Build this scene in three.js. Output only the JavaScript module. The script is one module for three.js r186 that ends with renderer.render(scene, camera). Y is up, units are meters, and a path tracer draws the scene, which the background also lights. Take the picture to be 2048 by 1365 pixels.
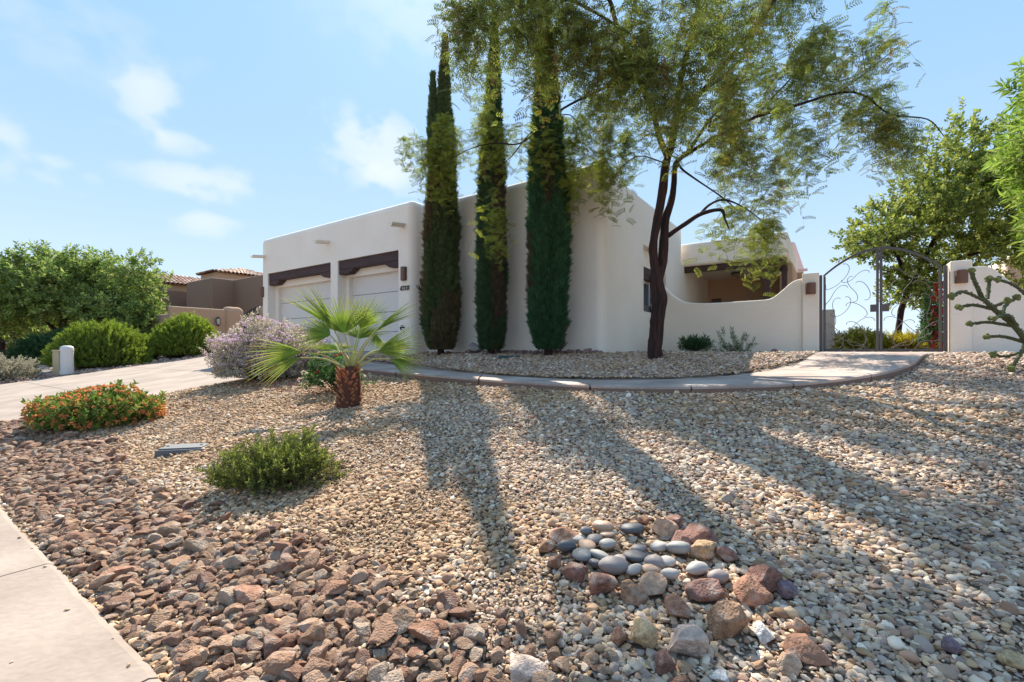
import * as THREE from 'three';
import { mergeGeometries, mergeVertices } from 'three/addons/utils/BufferGeometryUtils.js';
import { RoundedBoxGeometry } from 'three/addons/geometries/RoundedBoxGeometry.js';
import { FontLoader } from 'three/addons/loaders/FontLoader.js';
import { TextGeometry } from 'three/addons/geometries/TextGeometry.js';
import { Brush, Evaluator, SUBTRACTION } from 'three-bvh-csg';

// ---------------------------------------------------------------- camera, sky, sun, exposure
const scene = new THREE.Scene();
const renderer = new THREE.WebGLRenderer({ antialias: true });
renderer.setSize(1024, 682);
renderer.toneMapping = THREE.LinearToneMapping;
renderer.toneMappingExposure = 2.15;
renderer.shadowMap.enabled = true;

const YAW = THREE.MathUtils.degToRad(34.8);      // the street side of the house is seen at this slant
const EYE = 1.3;
const camera = new THREE.PerspectiveCamera(THREE.MathUtils.radToDeg(2 * Math.atan(1365 / 2 / 920)), 2048 / 1365, 0.05, 3000);
camera.position.set(0, EYE, 0);
camera.rotation.set(0, YAW, 0);
camera.setViewOffset(2048, 1365, 0, -17.5, 2048, 1365);   // a slightly risen lens, verticals stay upright

const SUN_EL = THREE.MathUtils.degToRad(43.4);
const sunDir = new THREE.Vector3(-0.7047 * Math.cos(SUN_EL), Math.sin(SUN_EL), -0.7095 * Math.cos(SUN_EL)).normalize();
const sun = new THREE.DirectionalLight(new THREE.Color(1, 0.92, 0.79), 5);
sun.position.copy(sunDir).multiplyScalar(60);
sun.castShadow = true; sun.shadow.radius = 0.7;
sun.shadow.mapSize.set(4096, 4096);
Object.assign(sun.shadow.camera, { left: -45, right: 30, top: 40, bottom: -30, near: 1, far: 160 });
scene.add(sun, sun.target);

// seeded random numbers and noise
function rng(seed) { let a = seed >>> 0; return () => { a = (a + 0x6D2B79F5) | 0; let t = Math.imul(a ^ (a >>> 15), 1 | a); t = (t + Math.imul(t ^ (t >>> 7), 61 | t)) ^ t; return ((t ^ (t >>> 14)) >>> 0) / 4294967296; }; }
const hash3 = (x, y, z) => { let h = Math.imul(x, 374761393) + Math.imul(y, 668265263) + Math.imul(z, 2147483647 - 1234567); h = Math.imul(h ^ (h >>> 13), 1274126177); return ((h ^ (h >>> 16)) >>> 0) / 4294967296; };
const sm = t => t * t * (3 - 2 * t), mix = (a, b, t) => a + (b - a) * t, clamp = (v, a, b) => Math.min(b, Math.max(a, v));
function noise3(x, y, z, px = 0, py = 0) {       // value noise, optionally periodic in x and y
  const xi = Math.floor(x), yi = Math.floor(y), zi = Math.floor(z), u = sm(x - xi), v = sm(y - yi), w = sm(z - zi);
  const wx = a => px ? ((a % px) + px) % px : a, wy = a => py ? ((a % py) + py) % py : a, h = (i, j, k) => hash3(wx(xi + i), wy(yi + j), zi + k);
  return mix(mix(mix(h(0, 0, 0), h(1, 0, 0), u), mix(h(0, 1, 0), h(1, 1, 0), u), v), mix(mix(h(0, 0, 1), h(1, 0, 1), u), mix(h(0, 1, 1), h(1, 1, 1), u), v), w);
}
const fbm3 = (x, y, z, o = 4, p = 0) => { let s = 0, a = 0.5, n = 0; for (let i = 0; i < o; i++) { s += a * noise3(x, y, z + i * 7.3, p, p); n += a; a /= 2; x *= 2; y *= 2; z *= 2; p *= 2; } return s / n; };

{ // the sky: clear blue that pales to the horizon and round the sun, with soft small clouds
  const W = 2048, H = 1024, data = new Float32Array(W * H * 4);
  const clouds = [[-73.2, 24.2, 1.6, 1.9, 1], [-71.8, 20.4, 3.0, 0.6, 0.8], [-78.7, 16, 3.0, 0.9, 0.95], [-69.6, 17, 3.2, 1.0, 0.95], [-65.4, 18.1, 1.4, 0.9, 0.7], [-51.4, 24, 3.6, 2.2, 1.25], [-50.2, 20.6, 2.4, 1.3, 1.1], [-82.6, 17.2, 1.0, 1.3, 0.8], [-68.5, 13.2, 2.3, 0.7, 0.75], [-45.5, 36.4, 7, 2.4, 0.4], [-78.3, 26.8, 5, 2, 0.3]];
  const r = rng(5);
  for (let i = 0; i < 46; i++) { const az = 20 + r() * 245, el = 9 + r() * r() * 45; clouds.push([az > 180 ? az - 360 : az, el, 2 + r() * 5, 0.7 + r() * 2, 0.5 + r() * 0.6]); }
  for (let j = 0; j < H; j++) for (let i = 0; i < W; i++) {
    const el = ((j + 0.5) / H - 0.5) * Math.PI, lon = ((i + 0.5) / W - 0.5) * 2 * Math.PI;
    const x = Math.cos(el) * Math.cos(lon), z = Math.cos(el) * Math.sin(lon), y = Math.sin(el);
    const h = Math.pow(1 - clamp(y, 0, 1), 3.6), ang = Math.acos(clamp(x * sunDir.x + y * sunDir.y + z * sunDir.z, -1, 1)) * 57.3;
    const glow = 0.10 * Math.exp(-ang / 18) + 0.15 * Math.exp(-ang / 5);
    let R = mix(0.16, 0.43, h) + glow, G = mix(0.294, 0.505, h) + glow, B = mix(0.485, 0.56, h) + glow * 0.9;
    if (y > 0.05) {
      const az = Math.atan2(x, -z) * 57.3, ed = el * 57.3; let c = 0;
      for (const [ca, ce, cw, ch, cs] of clouds) {
        const dx = (((az - ca + 540) % 360) - 180) * Math.cos(el), dy = ed - ce;
        if (Math.abs(dx) > cw * 3 || Math.abs(dy) > ch * 3.4) continue;
        const n = fbm3(az * 0.35, ed * 0.55, ca, 5) - 0.5, q = (dx / cw) ** 2 + ((dy + (dy < 0 ? -0.4 : 0.1) * dy) / ch) ** 2;
        c += 0.8 * cs * sm(clamp(0.85 - q * 0.3 + n * 3.0, 0, 1)) * Math.exp(-q * 0.5);
      }
      c = (1 - Math.exp(-c * 1.25)) * 0.74;
      R = mix(R, 0.515, c); G = mix(G, 0.52, c); B = mix(B, 0.545, c);
    } 
    const k = (j * W + i) * 4; data[k] = R; data[k + 1] = G; data[k + 2] = B; data[k + 3] = 1;
  }
  const t = new THREE.DataTexture(data, W, H, THREE.RGBAFormat, THREE.FloatType);
  t.mapping = THREE.EquirectangularReflectionMapping; t.magFilter = t.minFilter = THREE.LinearFilter; t.wrapS = THREE.RepeatWrapping; t.needsUpdate = true;
  scene.background = t; scene.environment = t;
}

// ---------------------------------------------------------------- helpers
const V = (x, y, z) => new THREE.Vector3(x, y, z), at = (x, d, y) => V(x, y, -d);   // d: metres from the street line towards the house
const taken = new Map();
function numbered(n) { const k = taken.get(n) || 0; taken.set(n, k + 1); return k ? `${n}_${String(k).padStart(3, '0')}` : n; }
function tag(o, label, category, group, kind) { Object.assign(o.userData, { label, category }); if (group) o.userData.group = group; if (kind) o.userData.kind = kind; return o; }
function thing(name, label, category, pos = V(0, 0, 0), turn = 0, group) { const o = new THREE.Group(); o.name = numbered(name); o.position.copy(pos); o.rotation.y = turn; scene.add(o); return tag(o, label, category, group); }
function part(name, geo, m, parent) { const o = new THREE.Mesh(geo, m); o.name = parent === scene ? numbered(name) : name; o.castShadow = o.receiveShadow = true; parent.add(o); return o; }
function solo(name, geo, m, label, category, group, pos, turn = 0) { const o = part(name, geo, m, scene); if (pos) o.position.copy(pos); o.rotation.y = turn; return tag(o, label, category, group); }
function structure(name, geo, m) { const o = part(name, geo, m, scene); o.userData.kind = 'structure'; return o; }
function copies(name, geo, m, list, parent) {   // list: [Matrix4, Color]
  const o = new THREE.InstancedMesh(geo, m, list.length); o.name = parent === scene ? numbered(name) : name; o.castShadow = o.receiveShadow = true;
  list.forEach(([mx, c], i) => { o.setMatrixAt(i, mx); if (c) o.setColorAt(i, c); });
  o.userData.kind = 'stuff'; parent.add(o); return o;
}
const rgb = (r, g, b) => new THREE.Color().setRGB(r, g, b);
const mat = (c, roughness = 0.9, extra = {}) => new THREE.MeshStandardMaterial({ color: c, roughness, ...extra });
function leafMat(through = 0.48, rough = 0.88) { return new THREE.MeshPhysicalMaterial({ color: 0xffffff, vertexColors: true, roughness: rough, transmission: through, thickness: 0, specularIntensity: 0.5, side: THREE.DoubleSide }); }

function tex(size, f, srgb, rx = 1, ry = rx) {
  const d = new Uint8Array(size * size * 4);
  for (let j = 0; j < size; j++) for (let i = 0; i < size; i++) { const c = f(i / size, j / size), k = (j * size + i) * 4; d[k] = clamp(c[0], 0, 1) * 255; d[k + 1] = clamp(c[1], 0, 1) * 255; d[k + 2] = clamp(c[2], 0, 1) * 255; d[k + 3] = 255; }
  const t = new THREE.DataTexture(d, size, size); t.wrapS = t.wrapT = THREE.RepeatWrapping; t.magFilter = THREE.LinearFilter; t.minFilter = THREE.LinearMipmapLinearFilter; t.generateMipmaps = true;
  if (srgb) t.colorSpace = THREE.SRGBColorSpace; t.repeat.set(rx, ry); t.needsUpdate = true; return t;
}
const g3 = v => [v, v, v];
const stuccoBump = tex(512, (u, v) => g3(0.55 * fbm3(u * 24, v * 24, 1, 4, 24) + 0.45 * fbm3(u * 90, v * 90, 5, 2, 90)), false, 0.5);
const mottle = (a, b, seed, rep, f1 = 5, f2 = 60) => tex(512, (u, v) => { const n = clamp(0.5 + (fbm3(u * f1, v * f1, seed, 5, f1) - 0.5) * 2.2, 0, 1) * 0.7 + 0.3 * fbm3(u * f2, v * f2, seed + 3, 2, f2); return [mix(a[0], b[0], n), mix(a[1], b[1], n), mix(a[2], b[2], n)]; }, true, rep);
const plasterMap = mottle([0.915, 0.865, 0.805], [0.94, 0.895, 0.84], 11, 0.28);
const concreteMap = mottle([0.53, 0.47, 0.425], [0.645, 0.585, 0.535], 21, 0.22, 9, 140);
const walkMap = mottle([0.58, 0.50, 0.46], [0.76, 0.69, 0.64], 31, 0.35, 6, 70);
const woodMap = tex(256, (u, v) => { const n = fbm3(u * 4, v * 40, 2, 4, 0), k = 0.55 + 0.6 * n; return [0.30 * k, 0.185 * k, 0.165 * k]; }, true, 0.5, 1);
const barkMap = tex(512, (u, v) => { const n = fbm3(u * 28, v * 7, 3, 4, 7), s = fbm3(u * 6, v * 3, 9, 3, 3), k = 0.3 + 0.9 * n; return [k * mix(0.235, 0.33, s), k * mix(0.155, 0.19, s), k * mix(0.135, 0.15, s)]; }, true, 1);
const barkBump = tex(512, (u, v) => g3(Math.pow(fbm3(u * 28, v * 7, 3, 4, 7), 1.5)), false, 1);
const stoneMap = tex(256, (u, v) => { const n = 0.6 * fbm3(u * 8, v * 8, 4, 4, 8) + 0.4 * fbm3(u * 40, v * 40, 14, 2, 40), k = 0.62 + 0.62 * n; return g3(Math.min(1, k)); }, true, 1);
const stoneBump = tex(256, (u, v) => g3(fbm3(u * 14, v * 14, 8, 4, 14)), false, 1);

const M = {
  plaster: mat(0xffffff, 0.93, { map: plasterMap, bumpMap: stuccoBump, bumpScale: 0.006 }),
  concrete: mat(0xffffff, 0.9, { map: concreteMap, bumpMap: stuccoBump, bumpScale: 0.006 }),
  walk: mat(0xffffff, 0.88, { map: walkMap, bumpMap: stuccoBump, bumpScale: 0.006 }),
  walkEdge: mat(rgb(0.22, 0.135, 0.10), 0.9, { bumpMap: stuccoBump, bumpScale: 0.006 }),
  door: mat(rgb(0.68, 0.62, 0.56), 0.6, { bumpMap: stuccoBump, bumpScale: 0.0008 }),
  wood: mat(0xffffff, 0.7, { map: woodMap }),
  copper: mat(rgb(0.17, 0.085, 0.06), 0.55, { metalness: 0.35 }),
  iron: mat(rgb(0.11, 0.10, 0.10), 0.5, { metalness: 0.5 }),
  scroll: mat(rgb(0.20, 0.17, 0.155), 0.55, { metalness: 0.4 }),
  black: mat(rgb(0.02, 0.02, 0.02), 0.5),
  soil: mat(rgb(0.23, 0.165, 0.115), 1, { bumpMap: stuccoBump, bumpScale: 0.01 }),
  asphalt: mat(rgb(0.06, 0.06, 0.06), 0.95),
  bark: mat(0xffffff, 0.95, { map: barkMap, bumpMap: barkBump, bumpScale: 0.02 }),
  twig: mat(rgb(0.10, 0.065, 0.045), 0.95),
  glass: mat(rgb(0.13, 0.17, 0.21), 0.08, { metalness: 0.0 }),
  brown: mat(rgb(0.25, 0.155, 0.105), 0.93, { bumpMap: stuccoBump, bumpScale: 0.006 }),
  brownCap: mat(rgb(0.36, 0.235, 0.155), 0.93, { bumpMap: stuccoBump, bumpScale: 0.006 }),
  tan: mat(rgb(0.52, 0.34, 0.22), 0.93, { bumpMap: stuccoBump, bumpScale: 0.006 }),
  pink: mat(rgb(0.72, 0.52, 0.46), 0.93, { bumpMap: stuccoBump, bumpScale: 0.006 }),
  stone: mat(0xffffff, 0.92, { map: stoneMap, bumpMap: stoneBump, bumpScale: 0.004, vertexColors: false }),
  pebble: mat(0xffffff, 0.6),
};
const leaf = leafMat(), leafDense = leafMat(0.25, 0.8);

// box-projected uv in metres
function boxUV(g) {
  const q = g.index ? g.toNonIndexed() : g; if (!q.attributes.normal) q.computeVertexNormals();
  const p = q.attributes.position, uv = new Float32Array(p.count * 2), a = V(0, 0, 0), b = V(0, 0, 0), c = V(0, 0, 0);
  for (let i = 0; i < p.count; i += 3) {
    a.fromBufferAttribute(p, i); b.fromBufferAttribute(p, i + 1); c.fromBufferAttribute(p, i + 2);
    const n = b.clone().sub(a).cross(c.clone().sub(a)), x = Math.abs(n.x), y = Math.abs(n.y), z = Math.abs(n.z);
    [a, b, c].forEach((v, k) => { const o = (i + k) * 2; if (x >= y && x >= z) { uv[o] = v.z; uv[o + 1] = v.y; } else if (y >= z) { uv[o] = v.x; uv[o + 1] = v.z; } else { uv[o] = v.x; uv[o + 1] = v.y; } });
  }
  q.setAttribute('uv', new THREE.BufferAttribute(uv, 2)); return q;
}
const ev = new Evaluator(); ev.useGroups = false; ev.attributes = ['position', 'normal', 'uv'];
// a block with rounded edges between two corners (x, y, d), with box-shaped openings cut out
function block(x0, x1, y0, y1, d0, d1, r = 0.06, cuts = [], seg = 4) {
  const w = x1 - x0, h = y1 - y0, dp = d1 - d0;
  let g = new RoundedBoxGeometry(w, h, dp, seg, Math.min(r, w / 2.01, h / 2.01, dp / 2.01)).translate((x0 + x1) / 2, (y0 + y1) / 2, -(d0 + d1) / 2);
  if (cuts.length) {
    let b = new Brush(g); b.updateMatrixWorld();
    for (const [a0, a1, b0, b1, c0, c1] of cuts) { const k = new Brush(new RoundedBoxGeometry(a1 - a0, b1 - b0, c1 - c0, 3, 0.03).translate((a0 + a1) / 2, (b0 + b1) / 2, -(c0 + c1) / 2)); k.updateMatrixWorld(); b = ev.evaluate(b, k, SUBTRACTION); }
    g = b.geometry;
  }
  return boxUV(g);
}
const bx = (x0, x1, y0, y1, d0, d1, r = 0.008) => block(x0, x1, y0, y1, d0, d1, r, [], 1);
function profile(pts, depth, bevel = 0.03) {    // outline in x and y, extruded towards the house
  const s = new THREE.Shape(); pts.forEach(([x, y], i) => i ? s.lineTo(x, y) : s.moveTo(x, y)); s.closePath();
  return new THREE.ExtrudeGeometry(s, { depth: depth - 2 * bevel, bevelEnabled: bevel > 0, bevelSize: bevel, bevelOffset: -bevel, bevelThickness: bevel, bevelSegments: 3, curveSegments: 8 }).translate(0, 0, -depth + bevel);
}
// a tapering tube along points [x, y, z, radius]
function tube(pts, sides = 7, rough = 0, seed = 1, sub = 3) {
  const P = pts.map(p => V(p[0], p[1], p[2])), curve = new THREE.CatmullRomCurve3(P, false, 'catmullrom', 0.5), n = (P.length - 1) * sub, pos = [], uv = [], idx = [];
  let nx = V(1, 0, 0), len = 0, last = null;
  for (let i = 0; i <= n; i++) {
    const t = i / n, c = curve.getPoint(t), tg = curve.getTangent(t), f = t * (P.length - 1), k = Math.min(P.length - 2, Math.floor(f)), rad = mix(pts[k][3], pts[k + 1][3], f - k);
    if (last) len += c.distanceTo(last); last = c;
    nx.sub(tg.clone().multiplyScalar(nx.dot(tg))); if (nx.lengthSq() < 1e-6) nx.set(0, 0, 1).cross(tg); nx.normalize();
    const bn = tg.clone().cross(nx);
    for (let j = 0; j <= sides; j++) {
      const a = (j % sides) / sides * 2 * Math.PI, q = rad * (1 + rough * (2 * noise3((j % sides) * 1.3, len * 5, seed) - 1)), v = c.clone().addScaledVector(nx, Math.cos(a) * q).addScaledVector(bn, Math.sin(a) * q);
      pos.push(v.x, v.y, v.z); uv.push(j / sides, len * 0.8);
    }
  }
  for (let i = 0; i < n; i++) for (let j = 0; j < sides; j++) { const a = i * (sides + 1) + j, b = a + sides + 1; idx.push(a, b, a + 1, b, b + 1, a + 1); }
  const g = new THREE.BufferGeometry(); g.setAttribute('position', new THREE.Float32BufferAttribute(pos, 3)); g.setAttribute('uv', new THREE.Float32BufferAttribute(uv, 2)); g.setIndex(idx);
  // cap the far end
  const e = pos.length / 3; pos.push(last.x, last.y, last.z); uv.push(0.5, len); const o = n * (sides + 1); for (let j = 0; j < sides; j++) idx.push(o + j, e, o + j + 1);
  g.setAttribute('position', new THREE.Float32BufferAttribute(pos, 3)); g.setAttribute('uv', new THREE.Float32BufferAttribute(uv, 2)); g.setIndex(idx);
  g.computeVertexNormals(); return g;
}
// collects small coloured faces (leaves, blades, petals)
class Faces {
  constructor() { this.p = []; this.c = []; }
  tri(a, b, c, ca, cb = ca, cc = ca) { this.p.push(a.x, a.y, a.z, b.x, b.y, b.z, c.x, c.y, c.z); for (const k of [ca, cb, cc]) this.c.push(...k); return this; }
  // a leaf from base along dir, folded a little along its middle
  leaf(base, dir, side, len, w, col, fold = 0.25, tip = col) {
    const up = dir.clone().cross(side).normalize(), m = base.clone().addScaledVector(dir, len * 0.45), e = base.clone().addScaledVector(dir, len).addScaledVector(up, -len * 0.12);
    const l = m.clone().addScaledVector(side, w / 2).addScaledVector(up, w * fold), r = m.clone().addScaledVector(side, -w / 2).addScaledVector(up, w * fold);
    this.tri(base, l, e, col, col, tip); this.tri(base, e, r, col, tip, col); return this;
  }
  stick(a, b, w, col) { const d = b.clone().sub(a), s = d.clone().cross(Math.abs(d.y) > Math.abs(d.x) ? V(1, 0, 0) : V(0, 1, 0)).normalize().multiplyScalar(w / 2), t = d.clone().cross(s).normalize().multiplyScalar(w / 2); for (const q of [s, t]) { const a1 = a.clone().add(q), a2 = a.clone().sub(q), b1 = b.clone().addScaledVector(q, 0.5), b2 = b.clone().addScaledVector(q, -0.5); this.tri(a1, b1, b2, col); this.tri(a1, b2, a2, col); } return this; }
  build() { const g = new THREE.BufferGeometry(); g.setAttribute('position', new THREE.Float32BufferAttribute(this.p, 3)); g.setAttribute('color', new THREE.Float32BufferAttribute(this.c, 3)); g.computeVertexNormals(); return g; }
}
const randDir = r => { const z = 2 * r() - 1, a = r() * 6.283, s = Math.sqrt(1 - z * z); return V(s * Math.cos(a), z, s * Math.sin(a)); };
const sideOf = (d, r) => { const q = randDir(r).cross(d); return q.lengthSq() < 1e-4 ? V(1, 0, 0) : q.normalize(); };
const vary = (c, r, k = 0.25) => { const f = 1 + (r() - 0.5) * 2 * k; return [c[0] * f, c[1] * f, c[2] * f]; };
const place = (p, q, s) => new THREE.Matrix4().compose(p, q, typeof s === 'number' ? V(s, s, s) : s);
const towards = (dir, roll) => new THREE.Quaternion().setFromUnitVectors(V(0, 1, 0), dir).multiply(new THREE.Quaternion().setFromAxisAngle(V(0, 1, 0), roll));

// ---------------------------------------------------------------- the lie of the land
const slope = d => { const t = (d - 0.8) * 0.1415; return t <= 0 ? 0 : t >= 1.22 ? 1.22 : t; };
const slopeSoft = d => (slope(d - 0.5) + slope(d - 0.25) + slope(d) + slope(d + 0.25) + slope(d + 0.5)) / 5;
const landY = (x, d) => slopeSoft(d) + 0.03 * (noise3(x * 0.7, d * 0.7, 3) - 0.5) + 0.018 * (noise3(x * 2.6, d * 2.6, 8) - 0.5);
const PEBBLES = [
  [-1.139,2.375,0.072,0.061,'slate','round slate-grey pebble at the back left of the rock ring'],
  [-1.082,2.463,0.106,0.064,'tan','large pale tan pebble at the very back of the rock ring'],
  [-1.033,2.424,0.071,0.025,'tan','thin flat tan pebble lying in front of the large pale back pebble'],
  [-0.918,2.504,0.110,0.071,'dark','dark blue-grey pebble lying alone at the back centre of the ring'],
  [-1.068,2.326,0.086,0.048,'mauve','pinkish grey pebble between the grey triangular pebble and the flat pale one'],
  [-1.159,2.312,0.082,0.016,'pale','very thin pale pebble on the left above the slate pebbles'],
  [-1.165,2.186,0.089,0.073,'dark','darkest pebble at the left end of the pebble bed'],
  [-1.075,2.249,0.099,0.057,'tan','grey-tan oval pebble behind the long slate pebble'],
  [-0.977,2.292,0.078,0.088,'grey','upright triangular grey pebble left of the bare gravel gap'],
  [-1.061,2.161,0.106,0.056,'slate','long slate-blue pebble behind the speckled maroon rock'],
  [-0.974,2.197,0.100,0.055,'grey','broad grey pebble half under the large mauve pebble'],
  [-0.969,2.127,0.059,0.049,'dark','dark blue pebble tucked behind the maroon front rock'],
  [-0.881,2.140,0.125,0.072,'mauve','largest grey-mauve pebble leaning on the maroon front rock'],
  [-0.878,2.215,0.074,0.044,'mauve','small mauve pebble behind the largest pebble'],
  [-0.817,2.282,0.104,0.040,'dark','flat dark slate pebble in the middle of the ring'],
  [-0.825,2.349,0.076,0.051,'mauve','round mauve-grey pebble standing right of the bare gravel gap'],
  [-0.739,2.409,0.097,0.051,'pale','pale-topped oval pebble left of the light grey round one'],
  [-0.645,2.426,0.105,0.075,'grey','light grey round pebble against the right-hand rocks'],
  [-0.710,2.259,0.091,0.062,'mauve','mauve-grey oval pebble right of the flat dark one'],
  [-0.661,2.293,0.072,0.062,'pale','pale pebble overlapped by a mauve-grey oval one'],
  [-0.783,2.160,0.080,0.057,'pale','pale grey pebble just behind the brown front rock'],
  [-0.715,2.207,0.080,0.047,'tan','tan pebble hidden behind the tan-red front rock'],
  [-0.624,2.197,0.083,0.069,'pale','whitish blunt pebble beside the tan-red front rock'],
  [-0.523,2.291,0.093,0.079,'pale','pale mauve round pebble standing apart at the right'],
  [-0.428,2.285,0.090,0.059,'mauve','mauve pebble farthest right in the ring'],
  [-0.758,2.250,0.039,0.024,'grey','smallest grey pebble in the middle of the ring'],
];
const RING_ROCKS = [
  [-1.236,2.307,0.177,0.083,'red','flat red rock at the back left of the pebble ring'],
  [-1.269,2.162,0.096,0.106,'brown','red-brown rock at the left corner of the pebble ring'],
  [-1.169,2.061,0.075,0.095,'red','narrow red rock standing at the left front of the ring'],
  [-1.031,2.036,0.125,0.101,'maroon','speckled maroon rock in front of the slate pebbles'],
  [-0.874,1.999,0.132,0.104,'maroon','broad maroon rock in front of the largest pebble'],
  [-0.732,2.000,0.114,0.114,'brown','brown wedge-shaped rock at the front of the ring'],
  [-0.667,2.094,0.125,0.103,'tan','tan-topped red rock at the front centre of the ring'],
  [-0.547,2.006,0.100,0.087,'red','blocky red rock lying just outside the ring in front'],
  [-0.461,2.164,0.160,0.087,'maroon','long maroon-red rock at the right front of the ring'],
  [-0.781,2.599,0.153,0.104,'tan','tan-faced blocky rock at the back right of the ring'],
  [-0.912,2.654,0.086,0.057,'red','small red rock at the back of the ring'],
  [-0.727,2.685,0.089,0.111,'maroon','tall dark red rock behind the tan-faced back rock'],
  [-0.666,2.533,0.141,0.078,'maroon','maroon rock with a whitish top behind the light grey pebble'],
  [-0.537,2.452,0.128,0.113,'ochre','orange-tan rock at the right side of the ring'],
  [-0.573,2.597,0.178,0.120,'maroon','long maroon rock in shadow at the back right of the ring'],
  [-0.424,2.506,0.107,0.073,'maroon','maroon rock at the right outer edge, beside the orange-tan one'],
  [-0.295,2.230,0.148,0.135,'red','pinkish red rock right of the ring with a pale top'],
  [-0.253,2.333,0.139,0.148,'maroon','leaning maroon rock right of the pebble ring'],
  [-0.161,2.323,0.096,0.070,'purple','purple-grey rock at the far right of the ring'],
  [-0.447,1.833,0.134,0.168,'tanpale','largest pale tan boulder in front of the ring'],
  [-0.605,1.772,0.102,0.153,'yellow','upright yellow-tan rock in the foreground'],
  [-0.339,2.005,0.152,0.140,'brown','dark brown craggy rock in the right foreground'],
  [-0.497,1.701,0.082,0.088,'maroon','small round maroon rock near the bottom edge, below the pale boulder'],
  [-0.925,1.428,0.133,0.089,'tanpale','rounded pale pinkish boulder at the bottom edge'],
  [-0.689,1.737,0.071,0.103,'red','narrow red rock left of the yellow-tan rock'],
  [-0.100,2.122,0.070,0.074,'tan','tan blunt stone in the right foreground gravel'],
  [-0.214,2.019,0.081,0.066,'white','whitish angular stone right of the brown craggy rock'],
  [-0.086,2.011,0.163,0.070,'red','long flat red-tan rock at the bottom right'],
  [-0.118,1.891,0.081,0.077,'tan','tan rock at the bottom edge beneath the long flat rock'],
  [-0.320,1.750,0.074,0.039,'white','white stone cut by the bottom edge of the view'],
  [0.516,2.307,0.087,0.045,'yellow','yellow-stained flat stone at the far right bottom'],
  [0.358,2.270,0.065,0.072,'purple','purple-grey stone in the gravel at bottom right'],
  [-3.798,1.306,0.120,0.077,'red','red rock standing up in the gravel below the green shrub'],
  [-4.031,1.339,0.111,0.089,'brown','brown craggy rock beside the grey valve box lid, downhill'],
  [-2.409,1.127,0.145,0.085,'red','flat red-brown rock near the middle of the red rock border'],
  [-3.326,0.854,0.158,0.085,'red','rounded red-brown rock close to the sidewalk joint'],
  [-1.808,1.130,0.117,0.117,'brown','tall brown rock in the lower red border'],
];
const CROWN = [
  [-2.779,5.218,1.7,0.861,0.587,150],
  [-3.705,5.398,1.5,0.402,0.282,18],
  [-1.906,4.971,1.6,0.952,0.714,160],
  [-1.068,4.491,1.4,0.856,0.693,150],
  [-0.399,4.852,1.6,0.913,0.793,160],
  [0.864,5.427,1.1,0.933,0.721,95],
  [2.438,6.458,0,0.871,0.677,80],
  [0.525,4.197,1.1,0.763,0.636,130],
  [-0.889,5.04,-1.4,0.672,0.728,85],
  [-1.888,4.466,-1.5,0.565,1.074,85],
  [-4.569,4.916,-2.9,0.436,1.09,150],
  [-3.198,5.028,-2,0.403,1.066,60],
  [-2.987,2.692,-1.1,0.217,0.283,20],
  [-0.408,4.328,-1.3,0.377,0.443,30],
  [1.515,3.816,0.3,0.888,0.701,125],
  [2.438,5.007,0,0.871,0.677,90],
  [3.212,5.297,0,0.726,0.677,70],
  [3.986,5.684,0,0.677,0.532,40],
  [3.623,4.427,0.1,0.67,0.526,60],
  [4.023,3.716,0.2,0.435,0.416,40],
  [2.825,3.846,0,0.58,0.435,30],
  [2.3,3.056,-0.1,0.587,0.391,30],
  [1.579,2.343,-0.4,0.263,0.182,26],
  [2.388,2.192,-0.4,0.303,0.182,32],
  [4.591,4.567,0.2,0.52,0.378,22],
  [-5.42,5.024,-2.7,0.328,0.353,8],
  [4.496,3.811,0.2,0.426,0.473,22],
  [-3.304,4.605,0.9,0.478,0.435,22],
  [-2.26,4.605,0.9,0.478,0.478,28],
  [-0.286,3.87,1.5,0.483,0.402,40],
  [-0.76,3.738,-1.2,0.285,0.494,34],
  [-1.617,3.753,-1.4,0.269,0.56,30],
];
const CROWN_TOP = [
  [-2.943,6.366,1.4,1.06,0.571,60],
  [-1.34,7.207,0.6,1.263,0.722,90],
  [0.406,8.006,0,1.354,0.871,90],
  [2.051,7.619,0,1.161,0.677,60],
  [-0.635,8.396,0.3,1.402,0.748,70],
];
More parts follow.
